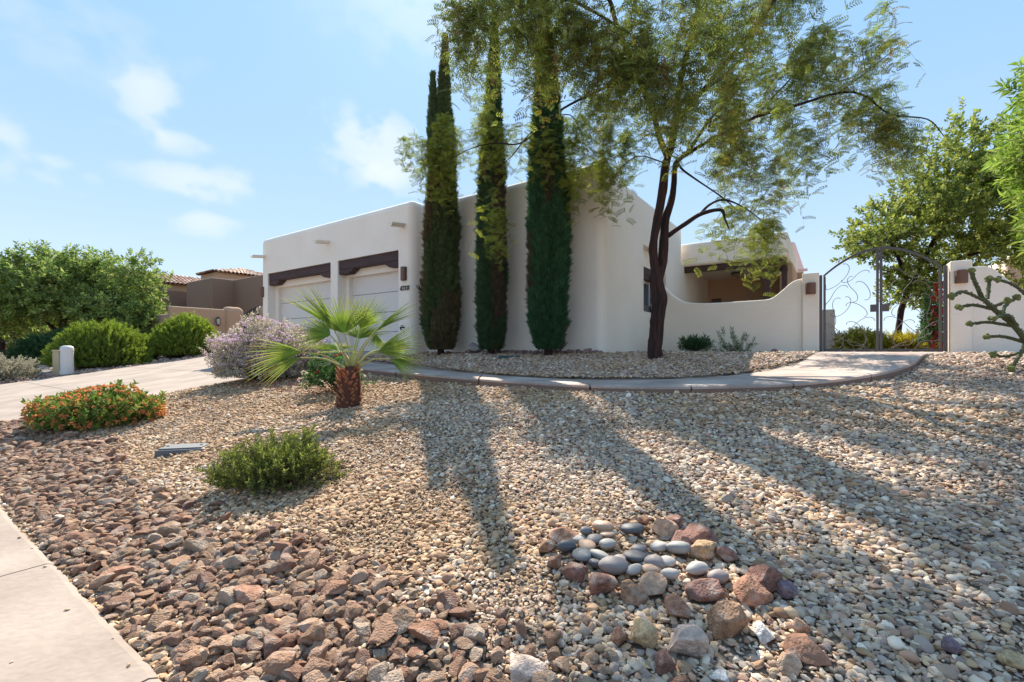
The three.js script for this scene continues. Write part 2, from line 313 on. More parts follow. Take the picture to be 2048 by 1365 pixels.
const LIMBS = {
  trunk: [[0.019,-0.082,0,0.142],[0.01,0.17,0,0.125],[0.039,0.557,0,0.12],[0.077,0.944,0,0.127],[0.097,1.215,0,0.133],[0.048,1.505,0,0.103],[0.068,1.766,0,0.116]],
  l1: [[0.048,1.524,0,0.086],[-0.019,1.96,0.02,0.082],[-0.019,2.298,0.04,0.077],[0.048,2.685,0.05,0.082],[0.145,3.217,0.05,0.086],[0.203,3.701,0.05,0.073],[0.31,4.088,0.05,0.073],[0.377,4.523,0.1,0.065],[0.426,5.104,0.15,0.056],[0.551,5.781,0.2,0.047],[0.745,6.555,0.2,0.039],[0.89,7.522,0.2,0.026]],
  l2: [[0.087,1.524,-0.02,0.086],[0.174,1.863,-0.05,0.086],[0.213,2.202,-0.07,0.086],[0.242,2.685,-0.1,0.082],[0.368,3.072,-0.12,0.065],[0.426,3.362,-0.15,0.059],[0.455,3.749,-0.15,0.047],[0.484,3.865,-0.15,0.047],[0.619,3.991,-0.2,0.039],[0.842,4.233,-0.3,0.034],[1.277,4.862,-0.5,0.029],[1.857,5.491,-0.8,0.024],[2.438,6.361,-1,0.017]],
  l3: [[0.29,2.395,-0.08,0.052],[0.551,2.569,0.1,0.043],[0.813,2.724,0.3,0.039],[1.064,2.724,0.5,0.034],[1.093,2.54,0.6,0.017],[1.122,2.318,0.7,0.01]],
  l4: [[0.745,2.685,0.3,0.03],[1.006,2.927,0.2,0.024],[1.374,3.072,0,0.019],[1.857,2.975,-0.2,0.014],[2.341,2.685,-0.3,0.009]],
  l5: [[0.242,3.894,0.05,0.06],[0.068,4.233,0.1,0.056],[-0.077,4.62,0.2,0.047],[-0.464,5.2,0.5,0.043],[-0.9,5.878,0.8,0.039],[-1.142,6.265,1,0.034],[-1.819,6.361,1.2,0.026],[-2.593,6.265,1.3,0.017]],
  l6: [[-0.9,5.878,0.8,0.026],[-1.432,6.361,0.6,0.026],[-1.915,6.748,0.3,0.021],[-2.786,6.942,0,0.017]],
  l7: [[-0.464,5.2,0.5,0.03],[-1.045,5.104,0.2,0.024],[-1.722,4.959,-0.2,0.021],[-2.109,4.765,-0.5,0.017],[-2.593,4.523,-0.8,0.015],[-3.125,4.62,-1,0.013],[-3.657,4.543,-1.1,0.009],[-4.14,4.33,-1.2,0.006]],
  l8: [[-2.109,4.765,-0.5,0.014],[-2.399,4.62,-0.6,0.012],[-2.786,4.185,-0.7,0.009],[-3.173,3.943,-0.8,0.007]],
  l9: [[0.377,4.523,0.1,0.052],[0.89,5.104,0.4,0.043],[1.47,5.781,0.7,0.039],[1.954,6.458,0.9,0.034],[2.244,6.942,1,0.026],[2.535,7.522,1,0.017]],
  l10: [[0.426,4.862,0.1,0.039],[1.083,5.346,-0.3,0.034],[1.664,5.878,-0.6,0.026],[2.148,6.361,-0.8,0.017]],
  l11: [[0.619,3.991,-0.2,0.039],[1.18,4.281,0,0.034],[1.857,4.572,0.2,0.03],[2.438,4.668,0.4,0.026],[3.212,4.862,0.5,0.022],[3.599,4.765,0.6,0.017],[3.986,4.378,0.7,0.014],[4.566,4.233,0.8,0.01],[4.856,3.943,0.8,0.007]],
  l12: [[1.857,4.572,0.2,0.019],[2.438,5.2,0,0.015],[3.018,5.684,-0.2,0.013],[3.792,5.587,-0.4,0.009],[4.663,5.974,-0.5,0.006]],
  l13: [[3.212,4.862,0.5,0.015],[3.792,5.297,0.3,0.012],[4.276,5.684,0.1,0.009],[4.76,6.071,0,0.005]],
  l14: [[0.522,3.865,-0.2,0.026],[0.697,3.749,-0.3,0.021],[1.083,3.604,-0.5,0.017],[1.664,3.266,-0.6,0.013],[2.148,2.879,-0.7,0.009]],
};
const CHOLLA = [
  [[0,-0.477,0,0.075],[-0.062,-0.136,0,0.07],[-0.155,0.235,0,0.06],[-0.341,0.514,0,0.05],[-0.589,0.719,0,0.045],[-0.762,0.855,0.02,0.04]],
  [[-0.737,0.842,0,0.04],[-0.867,1.01,0.05,0.036],[-0.942,1.177,0.06,0.034]],
  [[-0.682,0.812,0,0.035],[-1.053,0.929,0.08,0.032],[-1.208,0.873,0.1,0.03]],
  [[-0.589,0.719,0,0.034],[-0.805,0.781,-0.05,0.03],[-0.948,0.756,-0.08,0.03]],
  [[-0.675,0.855,0,0.03],[-0.62,1.01,-0.04,0.03],[-0.601,1.103,-0.05,0.028]],
  [[-0.316,0.514,0,0.032],[-0.527,0.644,0.1,0.03],[-0.762,0.601,0.15,0.03]],
  [[-0.496,0.644,0,0.03],[-0.341,0.781,-0.1,0.028],[-0.155,0.88,-0.15,0.026]],
  [[-0.341,0.508,0,0.03],[-0.558,0.57,-0.1,0.03],[-0.774,0.545,-0.12,0.028]],
  [[-0.204,0.297,0,0.036],[-0.341,0.235,0.1,0.034],[-0.44,0.099,0.12,0.03],[-0.514,-0,0.12,0.028]],
  [[-0.167,0.297,0,0.034],[-0.372,0.384,-0.08,0.032],[-0.576,0.384,-0.1,0.03]],
  [[-0.18,0.204,0,0.03],[-0.341,0.136,-0.1,0.028],[-0.496,0.161,-0.1,0.026]],
  [[-0.031,0.855,-0.1,0.03],[-0.229,1.028,-0.1,0.03],[-0.434,1.103,-0.1,0.028]],
  [[-0.155,0.235,0,0.04],[-0.043,0.545,-0.1,0.036],[0.031,0.855,-0.1,0.034],[-0.031,1.103,-0.1,0.03]],
  [[-0.62,0.743,0,0.03],[-0.527,0.818,0.08,0.028]],
];
const CHOLLA_AT = [2.145,8.432];
// walkway edges (x, d), from the driveway round to the gate
const FRONT = new THREE.CatmullRomCurve3([[-11.08, 6.75], [-9.4, 6.5], [-8.14, 6.28], [-6.2, 5.97], [-4.3, 5.87], [-2.6, 5.85], [-1.36, 6.09], [-0.31, 6.5], [0.44, 7.22], [0.85, 8.0], [1.12, 9.1], [1.5, 10.8], [1.9, 12.4], [2.05, 13.5]].map(([x, d]) => V(x, 0, d)));
const BACK = new THREE.CatmullRomCurve3([[-11.08, 8.3], [-9.6, 7.9], [-8.3, 7.62], [-7.1, 7.3], [-5.0, 6.86], [-3.4, 6.8], [-2.2, 7.0], [-1.3, 7.5], [-0.72, 8.2], [-0.42, 8.9], [-0.26, 9.8], [-0.22, 11], [-0.24, 12.3], [-0.24, 13.5]].map(([x, d]) => V(x, 0, d)));
const walkF = FRONT.getPoints(90), walkB = BACK.getPoints(90);
const walkPoly = [...walkF, ...walkB.slice().reverse()];
function inPoly(x, d, poly) { let c = false; for (let i = 0, j = poly.length - 1; i < poly.length; j = i++) { const a = poly[i], b = poly[j]; if ((a.z > d) !== (b.z > d) && x < (b.x - a.x) * (d - a.z) / (b.z - a.z) + a.x) c = !c; } return c; }
const inWalk = (x, d) => d > 5.7 && d < 13.6 && x > -11.2 && x < 2.2 && inPoly(x, d, walkPoly);
const DRIVE = [-20.4, -11.08];

{ // ground sheet, fine near the camera and coarse to the horizon
  const axis = (far0, a, b, step, far1) => { const o = [...far0]; for (let v = a; v <= b + 1e-6; v += step) o.push(v); return [...o, ...far1]; };
  const xs = axis([-1500, -500, -200, -100, -65], -45, 12, 0.3, [16, 22, 35, 80, 200, 500, 1500]), ds = axis([-1500, -400, -100, -30, -10], -4, 24, 0.25, [27, 35, 60, 120, 300, 700, 1500]);
  const pos = [], idx = [], uv = [], hole = (x, d) => inWalk(x, d) ? 0.05 : 0;
  for (const d of ds) for (const x of xs) { const inD = x > DRIVE[0] - 0.02 && x < DRIVE[1] + 0.02 && d < 9.3, s = d < 0.69 && d > -3; pos.push(x, inD || s ? slope(d) - 0.09 : landY(x, d) - 0.012 - hole(x, d), -d); uv.push(x, d); }
  const w = xs.length; for (let j = 0; j < ds.length - 1; j++) for (let i = 0; i < w - 1; i++) { const a = j * w + i; idx.push(a, a + 1, a + w, a + 1, a + w + 1, a + w); }
  const g = new THREE.BufferGeometry(); g.setAttribute('position', new THREE.Float32BufferAttribute(pos, 3)); g.setAttribute('uv', new THREE.Float32BufferAttribute(uv, 2)); g.setIndex(idx); g.computeVertexNormals();
  structure('ground', g, M.soil);
}
// a slab whose top follows f(x, d), over a strip of [left point, right point] rows
function slabGeo(rows, top, thick) {
  const pos = [], idx = [], n = rows.length, m = rows[0].length;
  for (const dy of [0, -thick]) rows.forEach(r => r.forEach(p => pos.push(p.x, top(p) + dy, -p.z)));
  const id = (k, i, j) => k * n * m + i * m + j, quad = (a, b, c, d) => idx.push(a, b, c, a, c, d);
  for (let i = 0; i < n - 1; i++) for (let j = 0; j < m - 1; j++) quad(id(0, i, j), id(0, i, j + 1), id(0, i + 1, j + 1), id(0, i + 1, j));
  for (let i = 0; i < n - 1; i++) { quad(id(0, i, 0), id(0, i + 1, 0), id(1, i + 1, 0), id(1, i, 0)); quad(id(0, i + 1, m - 1), id(0, i, m - 1), id(1, i, m - 1), id(1, i + 1, m - 1)); }
  for (let j = 0; j < m - 1; j++) { quad(id(0, 0, j + 1), id(0, 0, j), id(1, 0, j), id(1, 0, j + 1)); quad(id(0, n - 1, j), id(0, n - 1, j + 1), id(1, n - 1, j + 1), id(1, n - 1, j)); }
  let g = new THREE.BufferGeometry(); g.setAttribute('position', new THREE.Float32BufferAttribute(pos, 3)); g.setIndex(idx); g = g.toNonIndexed(); g.computeVertexNormals(); return boxUV(g);
}
const strip = (a, b, n) => Array.from({ length: n + 1 }, (_, i) => V(mix(a[0], b[0], i / n), 0, mix(a[1], b[1], i / n)));
{ // sidewalk, kerb and street behind the camera
  const walk = new THREE.Group(); walk.name = 'sidewalk'; walk.userData.kind = 'structure'; scene.add(walk);
  const wob = (x, d) => d > 0.6 ? 0.018 * (noise3(x * 9, 2, 1) - 0.5) : 0;
  for (let k = -4; k < 6; k++) {
    const x1 = -2.155 - 1.653 * k + 1.653 - 0.006, x0 = x1 - 1.653 + 0.012, rows = [];
    for (let i = 0; i <= 24; i++) { const x = mix(x0, x1, i / 24); rows.push([-0.85, -0.3, 0.3, 0.66, 0.69].map(d => V(x, 0, d + wob(x, d)))); }
    part('slab', slabGeo(rows, p => 0.035 - (p.z > 0.68 ? 0.014 : 0), 0.14), M.concrete, walk);
  }
  structure('kerb', bx(-60, 40, -0.2, 0.03, -1.02, -0.86, 0.02), M.concrete);
  structure('street', bx(-200, 200, -0.3, -0.11, -9, -1.02, 0.01), M.asphalt);
}
{ // driveway in slabs
  const dr = new THREE.Group(); dr.name = 'driveway'; dr.userData.kind = 'structure'; scene.add(dr);
  const xs = [DRIVE[0], -17.3, -14.2, DRIVE[1]], ds = [-0.84, 0.7, 3.0, 5.6, 7.9, 9.62];
  for (let i = 0; i < 3; i++) for (let j = 0; j < ds.length - 1; j++) {
    const e = 0.008, rows = []; for (let k = 0; k <= 8; k++) rows.push(strip([xs[i] + e, mix(ds[j] + e, ds[j + 1] - e, k / 8)], [xs[i + 1] - e, mix(ds[j] + e, ds[j + 1] - e, k / 8)], 3));
    part('slab', slabGeo(rows, p => slope(p.z) + 0.012, 0.12), M.concrete, dr);
  }
}
const walkY = d => slopeSoft(d) + 0.035;
{ // curved walkway of stamped, coloured concrete: level across, with a brown edge that stands out of the slope
  const wk = new THREE.Group(); wk.name = 'walkway'; wk.userData.kind = 'structure'; scene.add(wk);
  const cutsAt = [0, 9, 18, 26, 34, 41, 48, 55, 63, 72, 81, 90], r = rng(31);
  for (let s = 0; s < cutsAt.length - 1; s++) {
    const rows = [], N = 10;
    for (let k = 0; k <= N; k++) {
      const t = mix(cutsAt[s], cutsAt[s + 1], k / N) / 90, e = (k === 0 ? 0.0007 : k === N ? -0.0007 : 0), a = FRONT.getPoint(clamp(t + e, 0, 1)), b = BACK.getPoint(clamp(t + e, 0, 1));
      rows.push([0, 0.03, 0.25, 0.5, 0.75, 0.97, 1].map(q => V(mix(a.x, b.x, q), 0, mix(a.z, b.z, q))));
    }
    const tops = rows.map(w => walkY(w[3].z));
    const lookup = new Map(); rows.forEach((w, i) => w.forEach((p, j) => lookup.set(p, tops[i] - (j === 0 || j === 6 ? 0.012 : 0))));
    const sl = part('slab', slabGeo(rows, p => lookup.get(p), 0.03), M.walk, wk);
    const low = rows.map(w => [V(mix(w[0].x, w[6].x, 0.004), 0, mix(w[0].z, w[6].z, 0.004)), w[6]]), lt = new Map(); low.forEach((w, i) => w.forEach(p => lt.set(p, tops[i] - 0.043)));
    part('edge', slabGeo(low, p => lt.get(p), 0.22), M.walkEdge, wk);
  }
  const patio = part('patio', bx(-1.4, 6, 1.0, 1.245, 13.62, 21, 0.01), M.walk, scene); patio.userData.kind = 'structure';
}

// ---------------------------------------------------------------- the house
const font = await new FontLoader().loadAsync('fonts/droid/droid_serif_bold.typeface.json');
{
  const h = thing('house', 'cream stucco flat-roofed house with two garage doors and a covered porch', 'house');
  const DEEP = 9.2, TOP = 5.66;
  const openings = [[-17.89, -13.81], [-13.42, -10.46]];
  part('wall', block(-18.43, -9.87, 0.7, TOP, DEEP, 16.5, 0.24, openings.map(([a, b]) => [a, b, 0.6, 4.24, 8.9, 9.52]).concat(openings.map(([a, b]) => [a + 0.16, b - 0.16, 0.6, 3.72, 9.3, 9.8])), 6), M.plaster, h);
  part('wall', block(-10.6, -4.25, 0.7, TOP, 9.8, 10.75, 0.22, [], 6), M.plaster, h);
  const WD = [12.9, 15.05];
  part('wall', block(-10.2, -4.4, 0.7, TOP - 0.01, 10.4, 17.0, 0.14, [[-4.62, -4.2, 2.4, 4.3, WD[0], WD[1]]], 5), M.plaster, h);
  openings.forEach(([a, b], i) => {
    // garage door in sections, lintel with corbels
    const door = new THREE.Group(); door.name = 'garage_door'; h.add(door);
    const n = 4, y0 = 1.235, hgt = (3.74 - y0) / n;
    for (let k = 0; k < n; k++) part('door_panel', block(a + 0.14, b - 0.14, y0 + k * hgt + 0.006, y0 + (k + 1) * hgt - 0.006, 9.66, 9.72, 0.012, [], 2), M.door, door);
    if (i === 0) part('keypad', block(a + 0.165, a + 0.19, 2.2, 2.36, 9.6, 9.67, 0.01, [], 1), mat(rgb(0.35, 0.34, 0.33), 0.6), door);
    const beam = part('lintel_beam', block(a + 0.004, b - 0.004, 3.95, 4.236, 9.25, 9.5, 0.015, [], 2), M.wood, h);
    for (const s of [1, -1]) {
      const e = s > 0 ? a + 0.006 : b - 0.006;
      part('corbel', boxUV(profile([[e, 3.948], [e, 3.79], [e + s * 0.5, 3.79], [e + s * 0.56, 3.83], [e + s * 0.66, 3.87], [e + s * 0.78, 3.948]], 0.24, 0.01).translate(0, 0, -9.255)), M.wood, beam);
    }
  });
  // roof spouts: open half-round channels
  const spout = (x, y, d, len, dir = 0) => { const s = new THREE.Shape(); s.absarc(0, 0, 0.095, Math.PI, 2 * Math.PI); s.lineTo(0.075, 0); s.absarc(0, 0, 0.07, 2 * Math.PI, Math.PI, true); const g = new THREE.ExtrudeGeometry(s, { depth: len + 0.12, bevelEnabled: true, bevelSize: 0.006, bevelThickness: 0.006, bevelSegments: 1, curveSegments: 10 }); g.rotateX(0.13); g.translate(0, 0, -0.12); if (dir) g.rotateY(dir); g.translate(x, y, -d); return boxUV(g); };
  for (const x of [-10.25, -13.95, -18.12]) part('roof_spout', spout(x, 4.98, DEEP, 0.5), M.plaster, h);
  // house number
  '4318'.split('').forEach((ch, i) => { const g = new TextGeometry(ch, { font, size: 0.135, depth: 0.015, curveSegments: 4 }); g.applyMatrix4(new THREE.Matrix4().makeShear(0, 0, 0.16, 0, 0, 0)); part('house_number_digit', g.translate(-10.4 + i * 0.097, 3.03, -DEEP + 0.004), M.black, h); });
  // window in the side wall, behind the tree trunk
  const win = new THREE.Group(); win.name = 'window'; h.add(win);
  part('frame', block(-4.64, -4.58, 2.4, 4.3, WD[0] + 0.0, WD[1], 0.01, [[-4.7, -4.5, 2.62, 3.28, WD[0] + 0.1, WD[1] - 0.1]], 1), M.plaster, win);
  part('pane', bx(-4.622, -4.61, 2.6, 3.3, WD[0] + 0.08, WD[1] - 0.08, 0.002), M.glass, win);
  part('head_board', bx(-4.6, -4.47, 3.36, 3.72, WD[0] + 0.01, WD[1] - 0.01), M.wood, win);
  part('sill', bx(-4.6, -4.46, 2.41, 2.6, WD[0] + 0.01, WD[1] - 0.01), mat(rgb(0.10, 0.095, 0.10), 0.6), win);
  part('mullion', bx(-4.615, -4.585, 2.6, 3.3, 13.95, 14.0), M.plaster, win);
  // porch
  part('porch_parapet', block(-5.2, -1.15, 4.31, 5.13, 17.2, 22.6, 0.1, [], 4), M.plaster, h);
  part('wall', block(-5.2, -4.4, 0.9, 4.34, 16.8, 22.2, 0.04, [], 3), M.plaster, h);
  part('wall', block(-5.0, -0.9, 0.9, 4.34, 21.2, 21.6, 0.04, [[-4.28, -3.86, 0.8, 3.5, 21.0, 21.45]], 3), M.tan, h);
  part('porch_door', bx(-4.28, -3.86, 1.2, 3.5, 21.4, 21.44), mat(rgb(0.2, 0.13, 0.09), 0.6), h);
  part('porch_beam', block(-4.42, -1.2, 4.1, 4.312, 17.32, 17.52, 0.012, [], 2), M.wood, h);
  part('porch_post', block(-1.86, -1.66, 1.1, 4.12, 17.5, 17.7, 0.02, [], 2), M.wood, h);
  part('porch_post', block(-1.36, -1.2, 1.1, 4.12, 17.6, 17.78, 0.02, [], 2), M.wood, h);
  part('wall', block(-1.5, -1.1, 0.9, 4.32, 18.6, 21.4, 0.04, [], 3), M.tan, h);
  part('porch_brace', bx(-1.9, -1.2, 3.95, 4.1, 17.9, 18.05), M.wood, h);
  // hose tap at the garage corner
  const tap = new THREE.Group(); tap.name = 'hose_tap'; h.add(tap);
  part('valve', new THREE.CylinderGeometry(0.022, 0.022, 0.12, 10).rotateX(Math.PI / 2).translate(-10.22, 1.95, -9.14), M.black, tap);
  part('spout', new THREE.CylinderGeometry(0.018, 0.022, 0.09, 10).rotateX(0.6).translate(-10.22, 1.91, -9.07), M.black, tap);
  part('handle', new THREE.TorusGeometry(0.035, 0.009, 6, 14).rotateX(Math.PI / 2).translate(-10.22, 2.0, -9.12), M.black, tap);
}
// porch ceiling lamp
{ const l = thing('porch_lamp', 'dark flush lamp on the ceiling of the covered porch', 'lamp', at(-3.0, 19.6, 4.31));
  part('rim', new THREE.LatheGeometry([[0, -0.02], [0.2, -0.02], [0.215, -0.06], [0.2, -0.1], [0.17, -0.1]].map(([x, y]) => new THREE.Vector2(x, y)), 24), M.iron, l);
  part('bowl', new THREE.LatheGeometry([[0.19, -0.09], [0.15, -0.15], [0.08, -0.19], [0.0, -0.205]].map(([x, y]) => new THREE.Vector2(x, y)), 24), mat(rgb(0.3, 0.2, 0.13), 0.5), l);
  part('finial', new THREE.SphereGeometry(0.025, 10, 8).translate(0, -0.215, 0), M.iron, l);
}
// half-round copper wall lamps
function sconce(x, y, d, w, hh, label) {
  const l = thing('wall_sconce', label, 'wall lamp', at(x, d, y), 0, 'copper half-round wall lamps');
  part('back_plate', new RoundedBoxGeometry(w, hh, 0.02, 2, 0.004).translate(0, 0, 0.012), M.copper, l);
  const s = new THREE.Shape(); s.absarc(0, 0, w * 0.5, Math.PI, 2 * Math.PI); s.closePath();
  part('shade', new THREE.ExtrudeGeometry(s, { depth: hh * 0.94, bevelEnabled: true, bevelSize: 0.006, bevelThickness: 0.006, bevelSegments: 2, curveSegments: 14 }).rotateX(-Math.PI / 2).translate(0, -hh * 0.47, 0.024), M.copper, l);
}
sconce(-10.2, 3.51, 9.2, 0.19, 0.4, 'brown half-round lamp above the house number on the garage corner');
sconce(-18.26, 3.55, 9.2, 0.19, 0.4, 'brown half-round lamp at the far left end of the garage wall');
sconce(-0.42, 2.81, 13.52, 0.2, 0.28, 'rusty half-round lamp on the pillar left of the iron gate');
sconce(2.27, 2.86, 13.52, 0.2, 0.28, 'rusty half-round lamp on the pillar right of the iron gate');

// ---------------------------------------------------------------- courtyard walls and gate
const splineTop = pts => new THREE.CatmullRomCurve3(pts.map(([x, y]) => V(x, y, 0)), false, 'catmullrom', 0.35).getPoints(60).map(p => [p.x, p.y]);
{
  const w = thing('courtyard_wall', 'low cream courtyard wall with a dipped curving top, left of the gate', 'wall');
  const top = splineTop([[-4.42, 3.5], [-4.1, 3.22], [-3.8, 2.9], [-3.44, 2.67], [-2.9, 2.6], [-2.0, 2.6], [-1.4, 2.61], [-1.22, 2.67], [-1.03, 2.83], [-0.85, 3.0], [-0.7, 3.07], [-0.56, 3.09]]);
  part('panel', boxUV(profile([[-4.42, 0.8], ...top, [-0.56, 0.8]], 0.24, 0.035).translate(0, 0, -13.6)), M.plaster, w);
  part('pillar', block(-0.6, -0.25, 0.8, 3.2, 13.52, 13.92, 0.03), M.plaster, w);
  const w2 = thing('courtyard_wall', 'cream courtyard wall behind the cactus, right of the gate', 'wall');
  const top2 = splineTop([[2.4, 3.07], [2.6, 3.07], [2.75, 3.02], [2.95, 2.8], [3.2, 2.52], [3.5, 2.36], [4.2, 2.32], [6, 2.32]]);
  part('panel', boxUV(profile([[2.4, 0.8], ...top2, [6, 0.8]], 0.24, 0.035).translate(0, 0, -13.6)), M.plaster, w2);
  part('pillar', block(2.1, 2.45, 0.8, 3.21, 13.52, 13.92, 0.03), M.plaster, w2);
  const w3 = thing('inner_pillar', 'short cream pillar inside the courtyard behind the left gate leaf', 'pillar');
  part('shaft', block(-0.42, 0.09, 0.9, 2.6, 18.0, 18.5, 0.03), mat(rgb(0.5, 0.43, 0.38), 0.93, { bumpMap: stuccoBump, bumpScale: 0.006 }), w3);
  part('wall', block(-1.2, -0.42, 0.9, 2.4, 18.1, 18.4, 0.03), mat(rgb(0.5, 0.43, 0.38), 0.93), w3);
}
{ // wrought iron double gate
  const g = thing('iron_gate', 'brown wrought iron double gate with arched top and scrollwork', 'gate', V(0, 0, 0));
  const D = 13.68, arch = x => 3.02 + 0.63 * Math.sqrt(Math.max(0, 1 - ((x - 0.915) / 1.14) ** 2) * 0.98 + 0.0) * 1.0, archY = x => 3.04 + 0.6 * (1 - Math.pow(Math.abs(x - 0.915) / 1.12, 1.9));
  part('gate_post', block(-0.245, -0.185, 1.0, 3.14, D - 0.03, D + 0.03, 0.006, [], 1), M.iron, g);
  part('gate_post', block(2.02, 2.085, 1.0, 3.14, D - 0.03, D + 0.03, 0.006, [], 1), M.iron, g);
  for (const s of [-1, 1]) {
    const lf = new THREE.Group(); lf.name = 'gate_leaf'; g.add(lf);
    const inner = 0.915 + s * 0.008, outer = 0.915 + s * 1.08, xa = Math.min(inner, outer), xb = Math.max(inner, outer);
    part('stile', block(s < 0 ? xb - 0.05 : xa, s < 0 ? xb : xa + 0.05, 1.26, archY(inner) - 0.0, D - 0.025, D + 0.025, 0.005, [], 1), M.iron, lf);
    part('stile', block(s < 0 ? xa : xb - 0.05, s < 0 ? xa + 0.05 : xb, 1.26, archY(outer) + 0.02, D - 0.025, D + 0.025, 0.005, [], 1), M.iron, lf);
    part('rail', block(xa + 0.05, xb - 0.05, 1.27, 1.32, D - 0.02, D + 0.02, 0.004, [], 1), M.iron, lf);
    const up = [], dn = []; for (let i = 0; i <= 16; i++) { const x = mix(xa, xb, i / 16); up.push([x, archY(x) + 0.055]); dn.push([x, archY(x)]); }
    part('arched_rail', profile([...up, ...dn.reverse()], 0.05, 0.004).translate(0, 0, -D + 0.025), M.iron, lf);
    part('lock_box', block(s < 0 ? inner - 0.16 : inner + 0.01, s < 0 ? inner - 0.01 : inner + 0.17, 2.19, 2.36, D - 0.035, D + 0.035, 0.006, [], 1), M.iron, lf);
    // scrolls grow by walking along a curve whose bend tightens towards its ends
    const scroll = (x, y, turn, len, k0, k1, kind) => {
      const n = 46, pts = []; let px = 0, py = 0, a = 0;
      for (let i = 0; i <= n; i++) { pts.push([px, py]); const t = i / n * 2 - 1, e = Math.abs(t) ** 3, k = (kind === 'S' ? Math.sign(t) : 1) * (k0 + k1 * e); a += k * len / n; px += Math.cos(a) * len / n; py += Math.sin(a) * len / n; }
      const mx = pts[n / 2]; const c = Math.cos(turn), q = Math.sin(turn);
      return pts.map(([u, v]) => { const du = u - mx[0], dv = v - mx[1]; return [0.915 + s * (x + du * c - dv * q), y + du * q + dv * c, -D, 0.0068]; });
    };
    const list = [[0.72, 2.95, 2.4, 1.1, 1.2, 16, 'C'], [0.9, 2.62, 1.7, 0.9, 1.5, 18, 'S'], [0.5, 2.75, 0.7, 0.8, 2, 20, 'S'], [0.86, 2.2, 1.3, 0.95, 1.2, 20, 'S'], [0.62, 2.25, 2.3, 0.85, 2, 19, 'C'], [0.35, 2.35, 1.0, 0.7, 2, 22, 'C'], [0.8, 1.78, 0.6, 1.2, 1.6, 15, 'C'], [0.5, 1.85, 1.9, 1.1, 1.0, 15, 'S'], [0.3, 1.75, 1.2, 0.95, 1.6, 18, 'C'], [0.85, 1.5, 2.9, 0.8, 3, 18, 'C'], [0.55, 1.5, 0.1, 1.0, 1.5, 17, 'S'], [0.25, 1.48, 2.0, 0.7, 3, 20, 'C'], [0.45, 3.05, 1.9, 0.7, 2, 22, 'S'], [0.2, 2.75, 1.5, 0.7, 2, 22, 'C'], [0.68, 1.42, 1.2, 0.6, 4, 20, 'C'], [0.4, 1.4, -0.4, 0.6, 4, 20, 'S']];
    for (const [x, y, a, len, k0, k1, kind] of list) {
      const pts = scroll(x, y, a, len, k0, k1, kind).map(p => [clamp(p[0], xa + 0.05, xb - 0.05), clamp(p[1], 1.3, archY(p[0]) + 0.01), p[2], p[3]]);
      part('scroll', tube(pts.filter((_, i) => i % 2 === 0), 5, 0, 1, 2), M.scroll, lf);
    }
  }
}
// ---------------------------------------------------------------- stones
function stoneGeo(seed, detail, flat = 0.6, rough = 0.35, facet = true) {
  let g = mergeVertices(new THREE.IcosahedronGeometry(0.5, detail).deleteAttribute('uv').deleteAttribute('normal'), 1e-4); const p = g.attributes.position, r = rng(seed), cuts = [];
  if (facet) for (let k = 0; k < 7; k++) cuts.push([randDir(r), 0.17 + 0.24 * r()]);
  const sx = 0.8 + 0.5 * r(), sz = 0.65 + 0.45 * r();
  for (let i = 0; i < p.count; i++) {
    const v = V(p.getX(i), p.getY(i), p.getZ(i)); v.multiplyScalar(1 + rough * (noise3(v.x * 2.6 + seed, v.y * 2.6, v.z * 2.6) - 0.5) + rough * 0.4 * (noise3(v.x * 7 + seed, v.y * 7, v.z * 7) - 0.5));
    for (const [n, d] of cuts) { const e = v.dot(n) - d; if (e > 0) v.addScaledVector(n, -e * 0.92); }
    p.setXYZ(i, v.x * sx, v.y * flat, v.z * sz);
  }
  g.computeBoundingBox(); const b = g.boundingBox, s = 1 / Math.max(b.max.x - b.min.x, b.max.z - b.min.z); g.scale(s, s, s);
  if (facet) { g = g.toNonIndexed(); g.computeVertexNormals(); } else g.computeVertexNormals();
  return g;
}
const STONE_TINTS = { red: [0.31, 0.155, 0.095], maroon: [0.23, 0.115, 0.085], brown: [0.28, 0.16, 0.095], tan: [0.46, 0.29, 0.19], ochre: [0.42, 0.26, 0.14], tanpale: [0.50, 0.38, 0.31], yellow: [0.47, 0.33, 0.18], white: [0.66, 0.60, 0.54], purple: [0.22, 0.15, 0.17], slate: [0.155, 0.155, 0.155], dark: [0.075, 0.076, 0.083], grey: [0.25, 0.235, 0.215], mauve: [0.23, 0.19, 0.175], pale: [0.36, 0.32, 0.285] };
// rocks with faces: mineral grain follows the surface
function grain(raw, col, seed, spread = 0.5, unit = 1) {
  const g = boxUV(raw), p = g.attributes.position, c = [], r = rng(seed); const ox = r() * 50;
  for (let i = 0; i < p.count; i++) { const n = fbm3(p.getX(i) * 9 / unit + ox, p.getY(i) * 9 / unit, p.getZ(i) * 9 / unit, 3), f = 1 + (n - 0.5) * 2 * spread, w = clamp((noise3(p.getX(i) * 3 / unit + ox, p.getY(i) * 3 / unit, p.getZ(i) * 3 / unit + 9) - 0.6) * 2.2, 0, 0.42); c.push(mix(col[0] * f, 0.52, w), mix(col[1] * f, 0.41, w), mix(col[2] * f, 0.33, w)); }
  const uv = g.attributes.uv; for (let i = 0; i < uv.count; i++) uv.setXY(i, uv.getX(i) / unit * 1.5, uv.getY(i) / unit * 1.5);
  g.setAttribute('color', new THREE.Float32BufferAttribute(c, 3)); return g;
}
